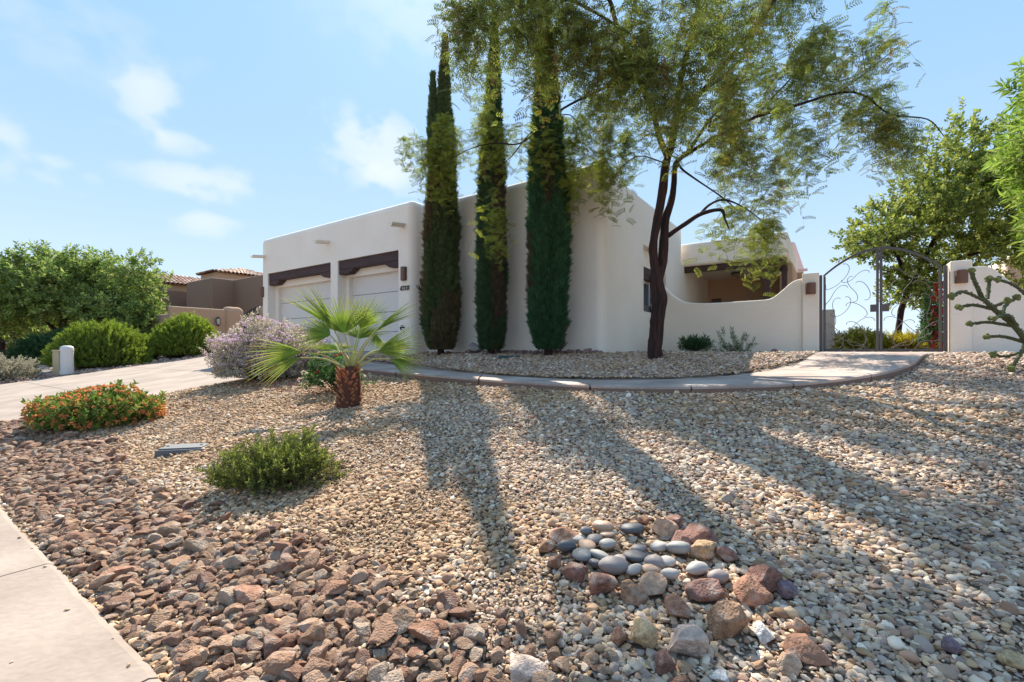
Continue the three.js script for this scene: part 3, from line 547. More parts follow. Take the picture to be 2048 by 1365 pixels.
function craggy(seed) {   // a broken rock: big flat fractures, then rough skin
  const g = mergeVertices(new THREE.IcosahedronGeometry(0.5, 7).deleteAttribute('uv').deleteAttribute('normal'), 1e-4), p = g.attributes.position, r = rng(seed), cuts = Array.from({ length: 11 }, () => [randDir(r), 0.24 + 0.17 * r()]);
  for (let i = 0; i < p.count; i++) {
    const v = V(p.getX(i), p.getY(i), p.getZ(i)); v.multiplyScalar(1 + 0.35 * (noise3(v.x * 2.4 + seed, v.y * 2.4, v.z * 2.4) - 0.5));
    for (const [n, d] of cuts) { const e = v.dot(n) - d; if (e > 0) v.addScaledVector(n, -e * 0.96); }
    const k = 1 + 0.13 * (fbm3(v.x * 7 + seed, v.y * 7, v.z * 7, 4) - 0.5) + 0.05 * (noise3(v.x * 30 + seed, v.y * 30, v.z * 30) - 0.5); p.setXYZ(i, v.x * k, v.y * k, v.z * k);
  }
  g.computeBoundingBox(); const b = g.boundingBox; g.scale(1 / (b.max.x - b.min.x), 1 / (b.max.y - b.min.y), 1 / (b.max.z - b.min.z)); g.computeVertexNormals(); return g;
}
M.rock = mat(0xffffff, 0.93, { vertexColors: true, bumpMap: stoneBump, bumpScale: 0.008 });
M.smooth = mat(0xffffff, 0.62, { vertexColors: true });
PEBBLES.forEach(([x, d, w, h, c, label], i) => {
  const r = rng(900 + i), g = stoneGeo(300 + i, 3, 0.6, 0.22, false); g.scale(w * 1.2, w * 1.2 * clamp(h / w * 1.3, 0.55, 1.15), w * 1.2);
  const p = g.attributes.position, col = STONE_TINTS[c], cc = []; for (let k = 0; k < p.count; k++) { const f = 0.9 + 0.25 * fbm3(p.getX(k) * 30, p.getY(k) * 30 + i, p.getZ(k) * 30, 3); cc.push(col[0] * f, col[1] * f, col[2] * f); } g.setAttribute('color', new THREE.Float32BufferAttribute(cc, 3));
  const o = solo('river_pebble', g, M.smooth, label, 'pebble', 'smooth pebbles in the rock ring', at(x, d, landY(x, d) + h * 0.36 + 0.014), YAW + (r() - 0.5) * 1.2); o.rotation.z = (r() - 0.5) * 0.35;
});
RING_ROCKS.forEach(([x, d, w, h, c, label], i) => {
  const r = rng(700 + i), g = craggy(500 + i); g.scale(w * 1.04, clamp(h * 1.05, w * 0.45, w * 0.95), w * 0.92);
  const o = solo('garden_rock', grain(g, STONE_TINTS[c], i + 40, 0.75, w), M.rock, label, 'rock', 'rocks set round the pebbles', at(x, d, landY(x, d) + h * 0.27), YAW + (r() - 0.5) * 0.5); o.rotation.z = (r() - 0.5) * 0.3;
});

const shot = (x, y, d) => { const z = -Math.sin(YAW) * x + Math.cos(YAW) * d, rr = Math.cos(YAW) * x + Math.sin(YAW) * d; return [z, rr / z]; };   // distance ahead of the photographer, and how far to the side
const nearRing = PEBBLES.map(p => [p[0], p[1], p[2] * 0.36]).concat(RING_ROCKS.map(p => [p[0], p[1], p[2] * 0.38]));
const redEdge = x => 1.42 + 0.25 * (noise3(x * 1.1, 0, 4) - 0.5) + (x < -5.5 ? 0.35 * sm(clamp((-5.5 - x) / 2, 0, 1)) : 0) + (x > -3 ? 0.2 : 0);
{ // red rock border along the sidewalk
  const r = rng(77), geos = Array.from({ length: 9 }, (_, i) => stoneGeo(20 + i, 3, 0.6, 0.5)), tints = [[0.25, 0.125, 0.075], [0.31, 0.175, 0.105], [0.19, 0.10, 0.066], [0.36, 0.225, 0.145], [0.28, 0.155, 0.095], [0.23, 0.14, 0.085], [0.32, 0.235, 0.17]];
  const colored = tints.map((c, i) => geos.map((g, j) => grain(g.clone(), c, i * 20 + j, 0.45)));
  const all = [], cell = 0.044;
  for (let x = -13.5; x < 1.6; x += cell) for (let d = 0.70; d < 2.2; d += cell) {
    const px = x + (r() - 0.5) * cell * 1.4, pd = d + (r() - 0.5) * cell * 1.2, s0 = r(), e = redEdge(px), keep = r();
    if (px < DRIVE[1] + 0.02 && pd < 9.3) continue;
    if (pd < 0.715) continue;
    const fade = clamp((pd - e + 0.18) / 0.36, 0, 1); if (keep < fade) continue;
    const [z, u] = shot(px, 0, pd); if (z < 0.4 || Math.abs(u) > 1.7) continue;
    if (nearRing.some(([a, b, c]) => (a - px) ** 2 + (b - pd) ** 2 < c * c)) continue;
    const size = s0 < 0.66 ? 0.038 + 0.03 * r() : s0 < 0.95 ? 0.06 + 0.04 * r() : 0.1 + 0.05 * r();
    if (size > 0.075 && pd < 0.76) continue;
    all.push([px, pd, size, size / z, r(), r(), r(), r(), Math.abs(u) < 1.1 && z > 1.45]);
  }
  all.sort((a, b) => (b[8] - a[8]) || b[3] - a[3]);
  const rest = new Map();
  all.forEach(([x, d, size, , a, b, c, e], i) => {
    const g = colored[Math.floor(a * tints.length)][Math.floor(b * geos.length)], q = new THREE.Quaternion().setFromEuler(new THREE.Euler((c - 0.5) * 0.9, e * 6.28, (a - 0.5) * 0.9));
    const pos = at(x, d, landY(x, d) + size * (0.12 + 0.16 * c)), sc = V(size, size * (0.8 + 0.4 * e), size);
    if (i < 290) { const o = solo('border_rock', g, M.rock, 'angular red-brown rock lying loose in the rock border along the sidewalk', 'rock', 'red rocks of the sidewalk border', pos); o.quaternion.copy(q); o.scale.copy(sc); }
    else { if (!rest.has(g)) rest.set(g, []); rest.get(g).push([place(pos, q, sc), null]); }
  });
  const grp = new THREE.Group(); grp.name = 'red_rock_mulch'; scene.add(grp); tag(grp, 'red-brown crushed rock filling the border along the sidewalk', 'rock mulch', null, 'stuff');
  for (const [g, list] of rest) copies('crushed_rock', g, M.rock, list, grp);
  console.log('red rocks', all.length);
}
{ // decorative gravel over the yard
  const r = rng(4242), geos = Array.from({ length: 8 }, (_, i) => stoneGeo(60 + i, 1, 0.34 + 0.045 * i, 0.6, i !== 5)), lists = geos.map(() => []);
  const warm = [[0.50, 0.36, 0.23], [0.56, 0.42, 0.28], [0.42, 0.28, 0.17], [0.62, 0.50, 0.36], [0.36, 0.23, 0.15], [0.52, 0.36, 0.24]], cool = [[0.60, 0.52, 0.43], [0.52, 0.44, 0.37], [0.68, 0.61, 0.53], [0.42, 0.35, 0.30], [0.47, 0.35, 0.27], [0.56, 0.44, 0.31], [0.33, 0.28, 0.26], [0.44, 0.29, 0.22]];
  const pink = [[0.42, 0.29, 0.24], [0.5, 0.38, 0.33], [0.36, 0.24, 0.2], [0.58, 0.5, 0.45]], river = [[0.5, 0.48, 0.46], [0.6, 0.57, 0.54], [0.4, 0.37, 0.36]];
  const base = 0.0152;
  for (let x = -30; x < 7; x += base) for (let d = 0.70; d < 13.55; d += base) {
    if (x > DRIVE[0] - 0.03 && x < DRIVE[1] + 0.03 && d < 9.25) { d = 9.25; continue; }
    const [z, u] = shot(x, 0, d); if (z < 0.5 || Math.abs(u) > 1.45) continue;
    const cell = 0.0158 + 0.00175 * Math.max(0, z - 1.5) + (z > 14 ? 0.03 : 0), k = r();
    if (k > (base / cell) ** 2) continue;
    const px = x + (r() - 0.5) * 0.03, pd = d + (r() - 0.5) * 0.03;
    if (px > -18.5 && px < -4.35 && pd > (px < -9.8 ? 9.1 : 9.75)) continue;
    if (px < DRIVE[0] && pd > 8.8) continue;
    if (pd > 5.7 && inWalk(px, pd)) continue;
    if (px > -0.7 && px < 2.5 && pd > 13.45) continue;
    const red = pd < redEdge(px) - 0.1 && px > -13.5; if (red && pd > 0.8 && r() > 0.3) continue;
    const patch = fbm3(px * 1.7, pd * 1.7, 12, 3); if (patch > 0.58 && r() < 0.12) continue;
    const s = r() * clamp(1.3 - (patch - 0.35) * 1.6, 0.65, 1.1), big = r() < 0.045, size = (0.013 + 0.026 * s * s + (big ? 0.02 * r() : 0)) * Math.pow(cell / 0.0158, 0.8) * 1.12;
    if (nearRing.some(([a, b, c]) => Math.abs(a - px) < c * 0.8 && Math.abs(b - pd) < c * 0.8)) continue;
    const coolness = px < DRIVE[0] ? 0 : clamp(0.35 + (px + 4) * 0.12 + (pd > 6.9 ? 0.35 : 0) + 1.1 * (noise3(px * 0.9, pd * 0.9, 5) - 0.5), 0.05, 0.95);
    const pal = px < DRIVE[0] ? (px > DRIVE[0] - 0.7 ? pink : river) : r() < coolness ? cool : warm;
    const use = pd > 6.9 && px > DRIVE[1] && r() < 0.35 ? pink : pal, c = vary(use[Math.floor(r() * use.length)], r, 0.3).map((v, k) => v * (use === cool ? [0.92, 0.835, 0.735] : [0.82, 0.725, 0.62])[k]);
    const q = new THREE.Quaternion().setFromEuler(new THREE.Euler((r() - 0.5) * 1.1, r() * 6.28, (r() - 0.5) * 1.1));
    lists[Math.floor(r() * geos.length)].push([place(at(px, pd, landY(px, pd) - 0.004 + size * 0.22 * r() + (big ? 0.006 : 0)), q, V(size, size, size)), rgb(...c)]);
  }
  for (let i = 0; i < 14; i++) { const x = -9 + r() * 8, d = 0.66 - 0.5 * r() ** 3, s = 0.009 + 0.014 * r(); lists[Math.floor(r() * geos.length)].push([place(at(x, d, 0.036 + s * 0.16), new THREE.Quaternion().setFromEuler(new THREE.Euler(0, r() * 6.28, 0)), s), rgb(...vary(warm[Math.floor(r() * 6)], r, 0.2))]); }
  const grp = new THREE.Group(); grp.name = 'gravel'; scene.add(grp); tag(grp, 'tan and cream crushed gravel covering the sloping front yard', 'gravel', null, 'stuff');
  geos.forEach((g, i) => copies('gravel_stone', g, M.pebbleRough ??= mat(0xffffff, 0.9), lists[i], grp));
  console.log('gravel', lists.reduce((a, l) => a + l.length, 0));
  // dry twigs and straw among the stones
  const tw = [], s = new Faces(); s.stick(V(0, 0, 0), V(0.5, 0.02, 0.06), 0.03, [1, 1, 1]); s.stick(V(0.5, 0.02, 0.06), V(1, 0, 0), 0.022, [1, 1, 1]);
  const sg = s.build();
  for (let i = 0; i < 5200; i++) { const x = -9 + r() * 13, d = 0.8 + r() * 5.2, [z, u] = shot(x, 0, d); const c = r() < 0.6 ? [0.42, 0.31, 0.19] : [0.2, 0.13, 0.09]; if (z < 1 || Math.abs(u) > 1.3 || inWalk(x, d) || x < -11) continue; tw.push([place(at(x, d, landY(x, d) + 0.016 + 0.012 * r()), new THREE.Quaternion().setFromEuler(new THREE.Euler((r() - 0.5) * 0.4, r() * 6.28, (r() - 0.5) * 0.4)), 0.03 + 0.07 * r() * r()), rgb(...vary(c, r))]); }
  const straw = copies('twig_litter', sg, M.litter = mat(0xffffff, 1, { vertexColors: true, side: THREE.DoubleSide }), tw, scene); tag(straw, 'dry straw and twigs scattered over the gravel', 'litter', null, 'stuff');
}
{ // stones along the foot of the house wall, and a few loose ones
  const r = rng(61), geos = Array.from({ length: 6 }, (_, i) => grain(stoneGeo(140 + i, 2, 0.75, 0.4), [[0.17, 0.10, 0.09], [0.23, 0.13, 0.11], [0.30, 0.2, 0.17]][i % 3], 600 + i)); let n = 0;
  for (let x = -8.2; x < -4.3; x += 0.1) { for (let k = 0; k < 2; k++) { const px = x + r() * 0.09, pd = 9.45 + r() * 0.28, s = 0.1 + 0.12 * r() * r(); if (n++ > 78) break; const o = solo('edging_stone', geos[Math.floor(r() * 6)], M.rock, 'dark red stone in the row along the foot of the cypress wall', 'stone', 'dark stones along the house wall', at(px, pd, landY(px, pd) + s * 0.25), r() * 6.28); o.scale.setScalar(s); } }
  for (let x = -4.1; x < -0.8; x += 0.32) { const px = x + r() * 0.2, pd = 13.35 + r() * 0.15, s = 0.1 + 0.07 * r(), o = solo('edging_stone', geos[Math.floor(r() * 6)], M.rock, 'dark red stone at the foot of the low courtyard wall', 'stone', 'dark stones along the courtyard wall', at(px, pd, landY(px, pd) + s * 0.25), r() * 6.28); o.scale.setScalar(s); }
  const b = solo('boulder', grain(stoneGeo(177, 3, 0.75, 0.3), [0.24, 0.215, 0.22], 77), M.rock, 'rounded grey boulder against the wall between the left and middle cypress', 'boulder', null, at(-7.75, 9.5, 1.34)); b.scale.setScalar(0.42);
  const pale = [[-22.6, 6.9, 0.5], [-23.3, 7.3, 0.42], [-23.0, 7.8, 0.36], [-24.4, 6.6, 0.45], [-22.2, 7.5, 0.3], [-25.2, 5.2, 0.5], [-26.1, 5.8, 0.45], [-22.0, 8.1, 0.34], [-25.9, 4.6, 0.36], [-21.6, 7.0, 0.26], [-24.8, 5.9, 0.4], [-21.3, 7.9, 0.28], [-24.0, 5.4, 0.4], [-26.8, 4.9, 0.4]];
  const pg = [0, 1, 2].map(i => grain(stoneGeo(190 + i, 2, 0.7, 0.35), [[0.42, 0.38, 0.36], [0.5, 0.46, 0.43], [0.36, 0.31, 0.3]][i], 90 + i));
  pale.forEach(([x, d, s], i) => { const o = solo('yard_boulder', pg[i % 3], M.rock, 'pale rounded boulder under the shrubs across the driveway', 'boulder', 'pale boulders across the driveway', at(x, d, landY(x, d) + s * 0.2), i); o.scale.setScalar(s); });
  for (let i = 0; i < 60; i++) { const x = -20.65 - r() * 0.6, d = 1.5 + i * 0.118 + r() * 0.1, s = 0.1 + 0.12 * r(), o = solo('kerb_stone', geos[2 + 3 * (i % 2)], M.rock, 'reddish stone in the strip along the far edge of the driveway', 'stone', 'reddish stones beyond the driveway', at(x, d, landY(x, d) + s * 0.2), r() * 6); o.scale.setScalar(s); }
}
// irrigation box lids
function lid(x, d, w, l, turn, color, label) {
  const o = thing('valve_box', label, 'valve box', at(x, d, landY(x, d) + 0.004), turn); o.rotation.x = 0; const m = mat(color, 0.6);
  part('rim', new RoundedBoxGeometry(l, 0.07, w, 2, 0.012).translate(0, -0.006, 0), m, o); part('cover', new RoundedBoxGeometry(l - 0.05, 0.02, w - 0.05, 2, 0.006).translate(0, 0.034, 0), m, o);
  for (const s of [-1, 1]) part('bolt', new THREE.CylinderGeometry(0.014, 0.014, 0.012, 8).translate(s * (l / 2 - 0.07), 0.046, 0), M.iron, o);
}
lid(-5.9, 2.12, 0.3, 0.46, YAW + 0.25, rgb(0.10, 0.105, 0.115), 'grey plastic valve box lid sunk between red rock and gravel');
lid(-6.15, 8.75, 0.32, 0.5, YAW - 0.1, rgb(0.015, 0.06, 0.055), 'dark green valve box lid in front of the cypresses');
// utility pedestals across the driveway
{ const p = thing('utility_pedestal', 'taller white plastic utility pedestal at the driveway edge', 'pedestal', at(-20.85, 4.1, landY(-20.85, 4.1)), YAW);
  const w = mat(rgb(0.62, 0.60, 0.57), 0.5), c = mat(rgb(0.46, 0.37, 0.22), 0.55);
  part('body', new THREE.LatheGeometry([[0.0, -0.05], [0.2, -0.05], [0.195, 0.05], [0.175, 0.12], [0.165, 0.8]].map(([x, y]) => new THREE.Vector2(x, y)), 28), w, p); part('dome', new THREE.LatheGeometry([[0.172, 0.78], [0.172, 0.87], [0.15, 0.93], [0.08, 0.955], [0, 0.96]].map(([x, y]) => new THREE.Vector2(x, y)), 28), w, p);
  const q = thing('utility_pedestal', 'shorter beige utility pedestal left of the white one', 'pedestal', at(-21.07, 3.94, landY(-21.07, 3.94)), YAW);
  part('body', new RoundedBoxGeometry(0.22, 0.86, 0.22, 3, 0.03).translate(0, 0.37, 0), c, q); part('cap', new RoundedBoxGeometry(0.25, 0.06, 0.25, 3, 0.025).translate(0, 0.8, 0), c, q);
}
// ---------------------------------------------------------------- plants
// sprig: a short stem with leaves, grown along +y, length about 1
function sprig(seed, n, leafLen, leafW, col, opt = {}) {
  const f = new Faces(), r = rng(seed), stem = opt.stem || [0.14, 0.09, 0.06], bend = V((r() - 0.5) * 0.3, 0, (r() - 0.5) * 0.3), pt = t => V(bend.x * t * t, t, bend.z * t * t);
  for (let i = 0; i < 3; i++) f.stick(pt(i / 3), pt((i + 1) / 3), 0.03 * (1 - i / 4), stem);
  for (let i = 0; i < n; i++) {
    const t = mix(opt.from ?? 0.15, 1, i / (n - 1)), a = i * 2.4 + r() * 0.6, out = V(Math.cos(a), 0, Math.sin(a)), d = out.clone().multiplyScalar(opt.spread ?? 0.8).add(V(0, mix(opt.rise ?? 0.3, 1, t), 0)).normalize();
    const c = vary(col[Math.floor(r() * col.length)], r, 0.25), L = leafLen * (0.75 + 0.5 * r());
    f.leaf(pt(t), d, sideOf(d, r), L, leafW * (0.8 + 0.4 * r()), c, 0.2, opt.tip && r() < 0.6 ? opt.tip : c);
  }
  return f.build();
}
// a dome-shaped shrub: sprigs on and inside an ellipsoid, pointing outward and up
function shrub(name, label, cat, x, d, rx, ry, rz, geos, count, sprigLen, tintFn, opt = {}) {
  const o = thing(name, label, cat, at(x, d, landY(x, d)), YAW, opt.group), r = rng(opt.seed || 9), lists = geos.map(() => []), stems = [];
  for (let i = 0; i < count; i++) {
    const n = randDir(r); if (n.y < -0.25) n.y *= -0.6; n.normalize();
    const lump = 1 + (opt.lump ?? 0.22) * (noise3(n.x * 2.2 + 5, n.y * 2.2, n.z * 2.2 + (opt.seed || 0)) * 2 - 1), dep = Math.pow(r(), opt.hollow ?? 0.4);
    const skew = opt.skew ? opt.skew * n.x : 0, p = V(n.x * rx * lump * dep, ry * (opt.base ?? 0.12) + Math.max(-0.02, (n.y * lump * dep * (1 - (opt.base ?? 0.12)) + skew * 0.3)) * ry, n.z * rz * lump * dep);
    if (p.y < 0.01) p.y = 0.01 + r() * 0.05;
    const dir = n.clone().multiplyScalar(opt.out ?? 0.8).add(V(0, opt.up ?? 0.7, 0)).addScaledVector(randDir(r), opt.wild ?? 0.5).normalize();
    lists[Math.floor(r() * geos.length)].push([place(p, towards(dir, r() * 6.28), sprigLen * (0.7 + 0.6 * r())), tintFn ? rgb(...tintFn(r, n, p)) : rgb(...vary([1, 1, 1], r, 0.15))]);
    if (i % 9 === 0) stems.push(tube([[p.x * 0.08, -0.03, p.z * 0.08, 0.012 * ry + 0.004], [p.x * 0.5, p.y * 0.55, p.z * 0.5, 0.008 * ry + 0.003], [p.x, p.y, p.z, 0.003]], 4, 0, 1, 2));
  }
  if (opt.core) { const g = stoneGeo(3, 3, 1, 0.3, false); g.scale(rx * 1.25, ry * 1.1, rz * 1.25); part('inner_growth', g.translate(0, ry * 0.42, 0), mat(rgb(...opt.core), 1), o); }
  part('stems', mergeGeometries(stems), opt.stemMat || M.twig, o);
  geos.forEach((g, i) => copies('foliage', g, opt.mat || leaf, lists[i], o));
  return o;
}
const S = {
  dome: [1, 2, 3].map(i => sprig(i, 16, 0.34, 0.085, [[0.14, 0.20, 0.03], [0.19, 0.25, 0.035], [0.10, 0.15, 0.025]], { rise: 0.6, spread: 0.5 })),
  fine: [4, 5, 6].map(i => sprig(i, 18, 0.26, 0.08, [[0.13, 0.19, 0.035], [0.20, 0.26, 0.045], [0.09, 0.13, 0.03]], { rise: 0.5, spread: 0.7 })),
  sage: [7, 8, 9].map(i => sprig(i, 13, 0.24, 0.13, [[0.52, 0.47, 0.37], [0.60, 0.55, 0.46], [0.38, 0.34, 0.24]], { rise: 0.4, spread: 0.8, stem: [0.2, 0.15, 0.11] })),
  lantana: [10, 11, 12].map(i => sprig(i, 11, 0.42, 0.24, [[0.12, 0.22, 0.03], [0.20, 0.29, 0.045], [0.34, 0.30, 0.06]], { rise: 0.2, spread: 1 })),
  rosemary: [13, 14, 15].map(i => sprig(i, 18, 0.27, 0.1, [[0.15, 0.18, 0.035], [0.23, 0.25, 0.05], [0.09, 0.12, 0.025]], { rise: 0.7, spread: 0.8 })),
  rose: [16, 17].map(i => sprig(i, 9, 0.36, 0.24, [[0.05, 0.12, 0.03], [0.08, 0.17, 0.04]], { rise: 0.2, spread: 1 })),
  strap: [18, 19].map(i => sprig(i, 12, 0.5, 0.1, [[0.03, 0.09, 0.025], [0.05, 0.13, 0.03]], { rise: 0.5, spread: 0.7 })),
  grey: [20, 21].map(i => sprig(i, 13, 0.26, 0.14, [[0.40, 0.37, 0.28], [0.32, 0.30, 0.21]], { rise: 0.4, spread: 0.8 })),
};
// flower head: a small dome of petals
function bloom(seed, cols, n = 14) { const f = new Faces(), r = rng(seed); for (let i = 0; i < n; i++) { const d = randDir(r); d.y = Math.abs(d.y) * 0.8 + 0.15; d.normalize(); const c = vary(cols[Math.floor(r() * cols.length)], r, 0.15), s = sideOf(d, r); f.leaf(d.clone().multiplyScalar(0.18), d, s, 0.34, 0.42, c, -0.2); } return f.build(); }
function flowers(o, geos, count, size, pick, seed, name = 'flowers') { const r = rng(seed), lists = geos.map(() => []); for (let i = 0; i < count; i++) { const [p, dir] = pick(r); lists[i % geos.length].push([place(p, towards(dir, r() * 6.28), size * (0.7 + 0.6 * r())), rgb(1, 1, 1)]); } geos.forEach((g, i) => copies(name, g, leaf, lists[i], o)); }
const domePick = (rx, ry, rz, low = 0.05, seed = 0) => r => { const n = randDir(r); n.y = Math.abs(n.y); const lump = 1 + 0.22 * (noise3(n.x * 2.2 + 5, n.y * 2.2, n.z * 2.2 + seed) * 2 - 1); return [V(n.x * (rx * lump + 0.085), Math.max(low, (0.12 + n.y * 0.88 * lump) * ry + 0.1 * n.y), n.z * (rz * lump + 0.085)), n.clone().add(V(0, 0.3, 0)).normalize()]; };

// orange lantana beside the driveway
{ const o = shrub('lantana_bush', 'spreading lantana bush with orange flower heads beside the driveway', 'shrub', -8.95, 2.1, 0.8, 0.47, 0.6, S.lantana, 1100, 0.14, null, { seed: 31, lump: 0.35, base: 0.05, skew: 0.1 });
  flowers(o, [bloom(1, [[0.68, 0.24, 0.08], [0.72, 0.30, 0.12]]), bloom(2, [[0.70, 0.27, 0.09], [0.72, 0.42, 0.12]])], 330, 0.07, domePick(0.8, 0.47, 0.6, 0.05, 31), 5, 'flower_heads'); }
// low shrub in the gravel
shrub('rosemary_shrub', 'low green shrub growing alone in the gravel before the palm', 'shrub', -3.82, 2.05, 0.38, 0.3, 0.33, S.rosemary, 1300, 0.1, (r, n) => vary([1.08, 1.1, 1], r, 0.4), { seed: 14, lump: 0.5, up: 0.7, wild: 0.55, base: 0.05, skew: 0.5 });
// sage with purple flowers by the driveway
{ const o = shrub('texas_sage', 'silvery sage bush covered in small purple flowers beside the driveway', 'shrub', -10.3, 5.3, 1.12, 1.2, 0.9, S.sage, 2300, 0.2, null, { seed: 23, lump: 0.35, up: 0.6, base: 0.1 });
  flowers(o, [bloom(3, [[0.62, 0.38, 0.56], [0.72, 0.56, 0.66]], 8), bloom(4, [[0.74, 0.64, 0.70], [0.64, 0.44, 0.60]], 8)], 1300, 0.06, r => { const q = domePick(1.12, 1.2, 0.9, 0.35, 23)(r); if (q[0].y < 0.5 && r() < 0.7) q[0].y += 0.5; return q; }, 8); }
// rose bush behind the palm
{ const o = shrub('rose_bush', 'small rose bush with red and white blooms left of the palm trunk', 'shrub', -6.95, 4.75, 0.42, 0.58, 0.36, S.rose, 260, 0.15, null, { seed: 3, lump: 0.4, base: 0.2 });
  flowers(o, [bloom(5, [[0.55, 0.02, 0.03], [0.45, 0.02, 0.03]])], 9, 0.085, domePick(0.4, 0.58, 0.35, 0.1), 2, 'red_blooms');
  flowers(o, [bloom(6, [[0.70, 0.64, 0.55], [0.72, 0.55, 0.5]])], 14, 0.08, domePick(0.52, 0.42, 0.4, 0.1), 4, 'pale_blooms'); }
// fallen red leaves between sage and rose
{ const f = new Faces(), r = rng(8), d = V(1, 0.1, 0); f.leaf(V(-0.5, 0, 0), d.normalize(), V(0, 0, 1), 1, 0.5, [1, 1, 1], 0.3); const list = []; for (let i = 0; i < 420; i++) { const x = -10.4 + r() * 3.6, dd = 4.35 + (x + 10.4) * 0.02 + r() * 0.75; list.push([place(at(x, dd, landY(x, dd) + 0.03 + 0.02 * r()), new THREE.Quaternion().setFromEuler(new THREE.Euler(r() - 0.5, r() * 6.28, r() - 0.5)), 0.03 + 0.04 * r()), rgb(...vary(r() < 0.4 ? [0.3, 0.05, 0.035] : [0.3, 0.16, 0.08], r))]); }
  tag(copies('fallen_leaves', f.build(), M.litter, list, scene), 'dry red-brown leaves fallen under the sage and rose bushes', 'leaves', null, 'stuff'); }
// plants before the courtyard wall
shrub('wall_plant', 'dark green strappy plant at the foot of the low courtyard wall', 'plant', -2.95, 12.6, 0.34, 0.26, 0.25, S.strap, 130, 0.22, null, { seed: 6, up: 1.1, hollow: 0.7, base: 0.02 });
shrub('young_shrub', 'sparse twiggy young shrub right of the dark strappy plant', 'plant', -2.0, 12.7, 0.5, 0.5, 0.25, S.strap, 52, 0.17, (r) => vary([1.5, 1.2, 1.1], r), { seed: 16, up: 0.9, hollow: 0.9, lump: 0.7, base: 0.04 });
// clipped domes and other shrubs across the driveway
shrub('clipped_shrub', 'large clipped dome shrub behind the utility pedestals', 'shrub', -22.4, 5.35, 1.55, 1.5, 1.15, S.dome, 4200, 0.26, (r) => vary([1.5, 1.45, 1], r, 0.3), { seed: 41, lump: 0.1, up: 0.8, wild: 0.25, hollow: 0.22, core: [0.15, 0.19, 0.03], base: 0.05, group: 'clipped dome shrubs' });
shrub('clipped_shrub', 'clipped dome shrub before the brown courtyard wall', 'shrub', -22.05, 7.95, 1.16, 1.5, 1.1, S.dome, 3600, 0.26, (r) => vary([1.6, 1.55, 1], r, 0.3), { seed: 42, lump: 0.08, up: 0.8, wild: 0.22, hollow: 0.22, core: [0.15, 0.19, 0.03], base: 0.05, group: 'clipped dome shrubs' });
shrub('shade_shrub', 'dark rounded shrub in the shade under the left tree', 'shrub', -29.2, 5.3, 1.6, 1.35, 1.2, S.strap, 1500, 0.3, null, { seed: 43, core: [0.05, 0.11, 0.03] });
shrub('silver_shrub', 'pale silvery shrub at the left edge across the driveway', 'shrub', -21.6, 2.75, 0.85, 0.75, 0.7, S.grey, 900, 0.2, null, { seed: 44, lump: 0.3 });
for (const [x, d, rx, ry, seed, label] of [[-47, 8.4, 3.6, 2.6, 51, 'yellow-green shrub behind the terracotta wall, leftmost'], [-41, 9.2, 2.6, 2.1, 52, 'yellow-green shrub behind the terracotta wall, nearest the left tree']]) shrub('yellow_shrub', label, 'shrub', x, d, rx, ry, 1.6, S.fine, 1400, 0.55, r => vary([2.0, 1.7, 0.9], r), { seed, core: [0.26, 0.30, 0.04], group: 'yellow-green shrubs' });
for (const [x, d, rx, ry, seed, label, t] of [[0.75, 17.2, 0.62, 0.5, 55, 'yellow-green hedge plant behind the left gate leaf', [2.4, 1.8, 0.9]], [1.75, 17.6, 0.6, 0.36, 56, 'golden low plant behind the middle of the gate', [3.4, 2.1, 0.8]], [2.7, 17.9, 0.55, 0.34, 57, 'golden low plant behind the right gate leaf', [3.4, 2.4, 0.8]], [-0.1, 19.4, 0.6, 0.5, 58, 'golden plant beside the inner pillar behind the gate', [3, 2, 0.8]]]) shrub('courtyard_plant', label, 'shrub', x, d, rx, ry, 0.5, S.fine, 650, 0.26, r => vary(t, r), { seed, group: 'low plants inside the courtyard' });

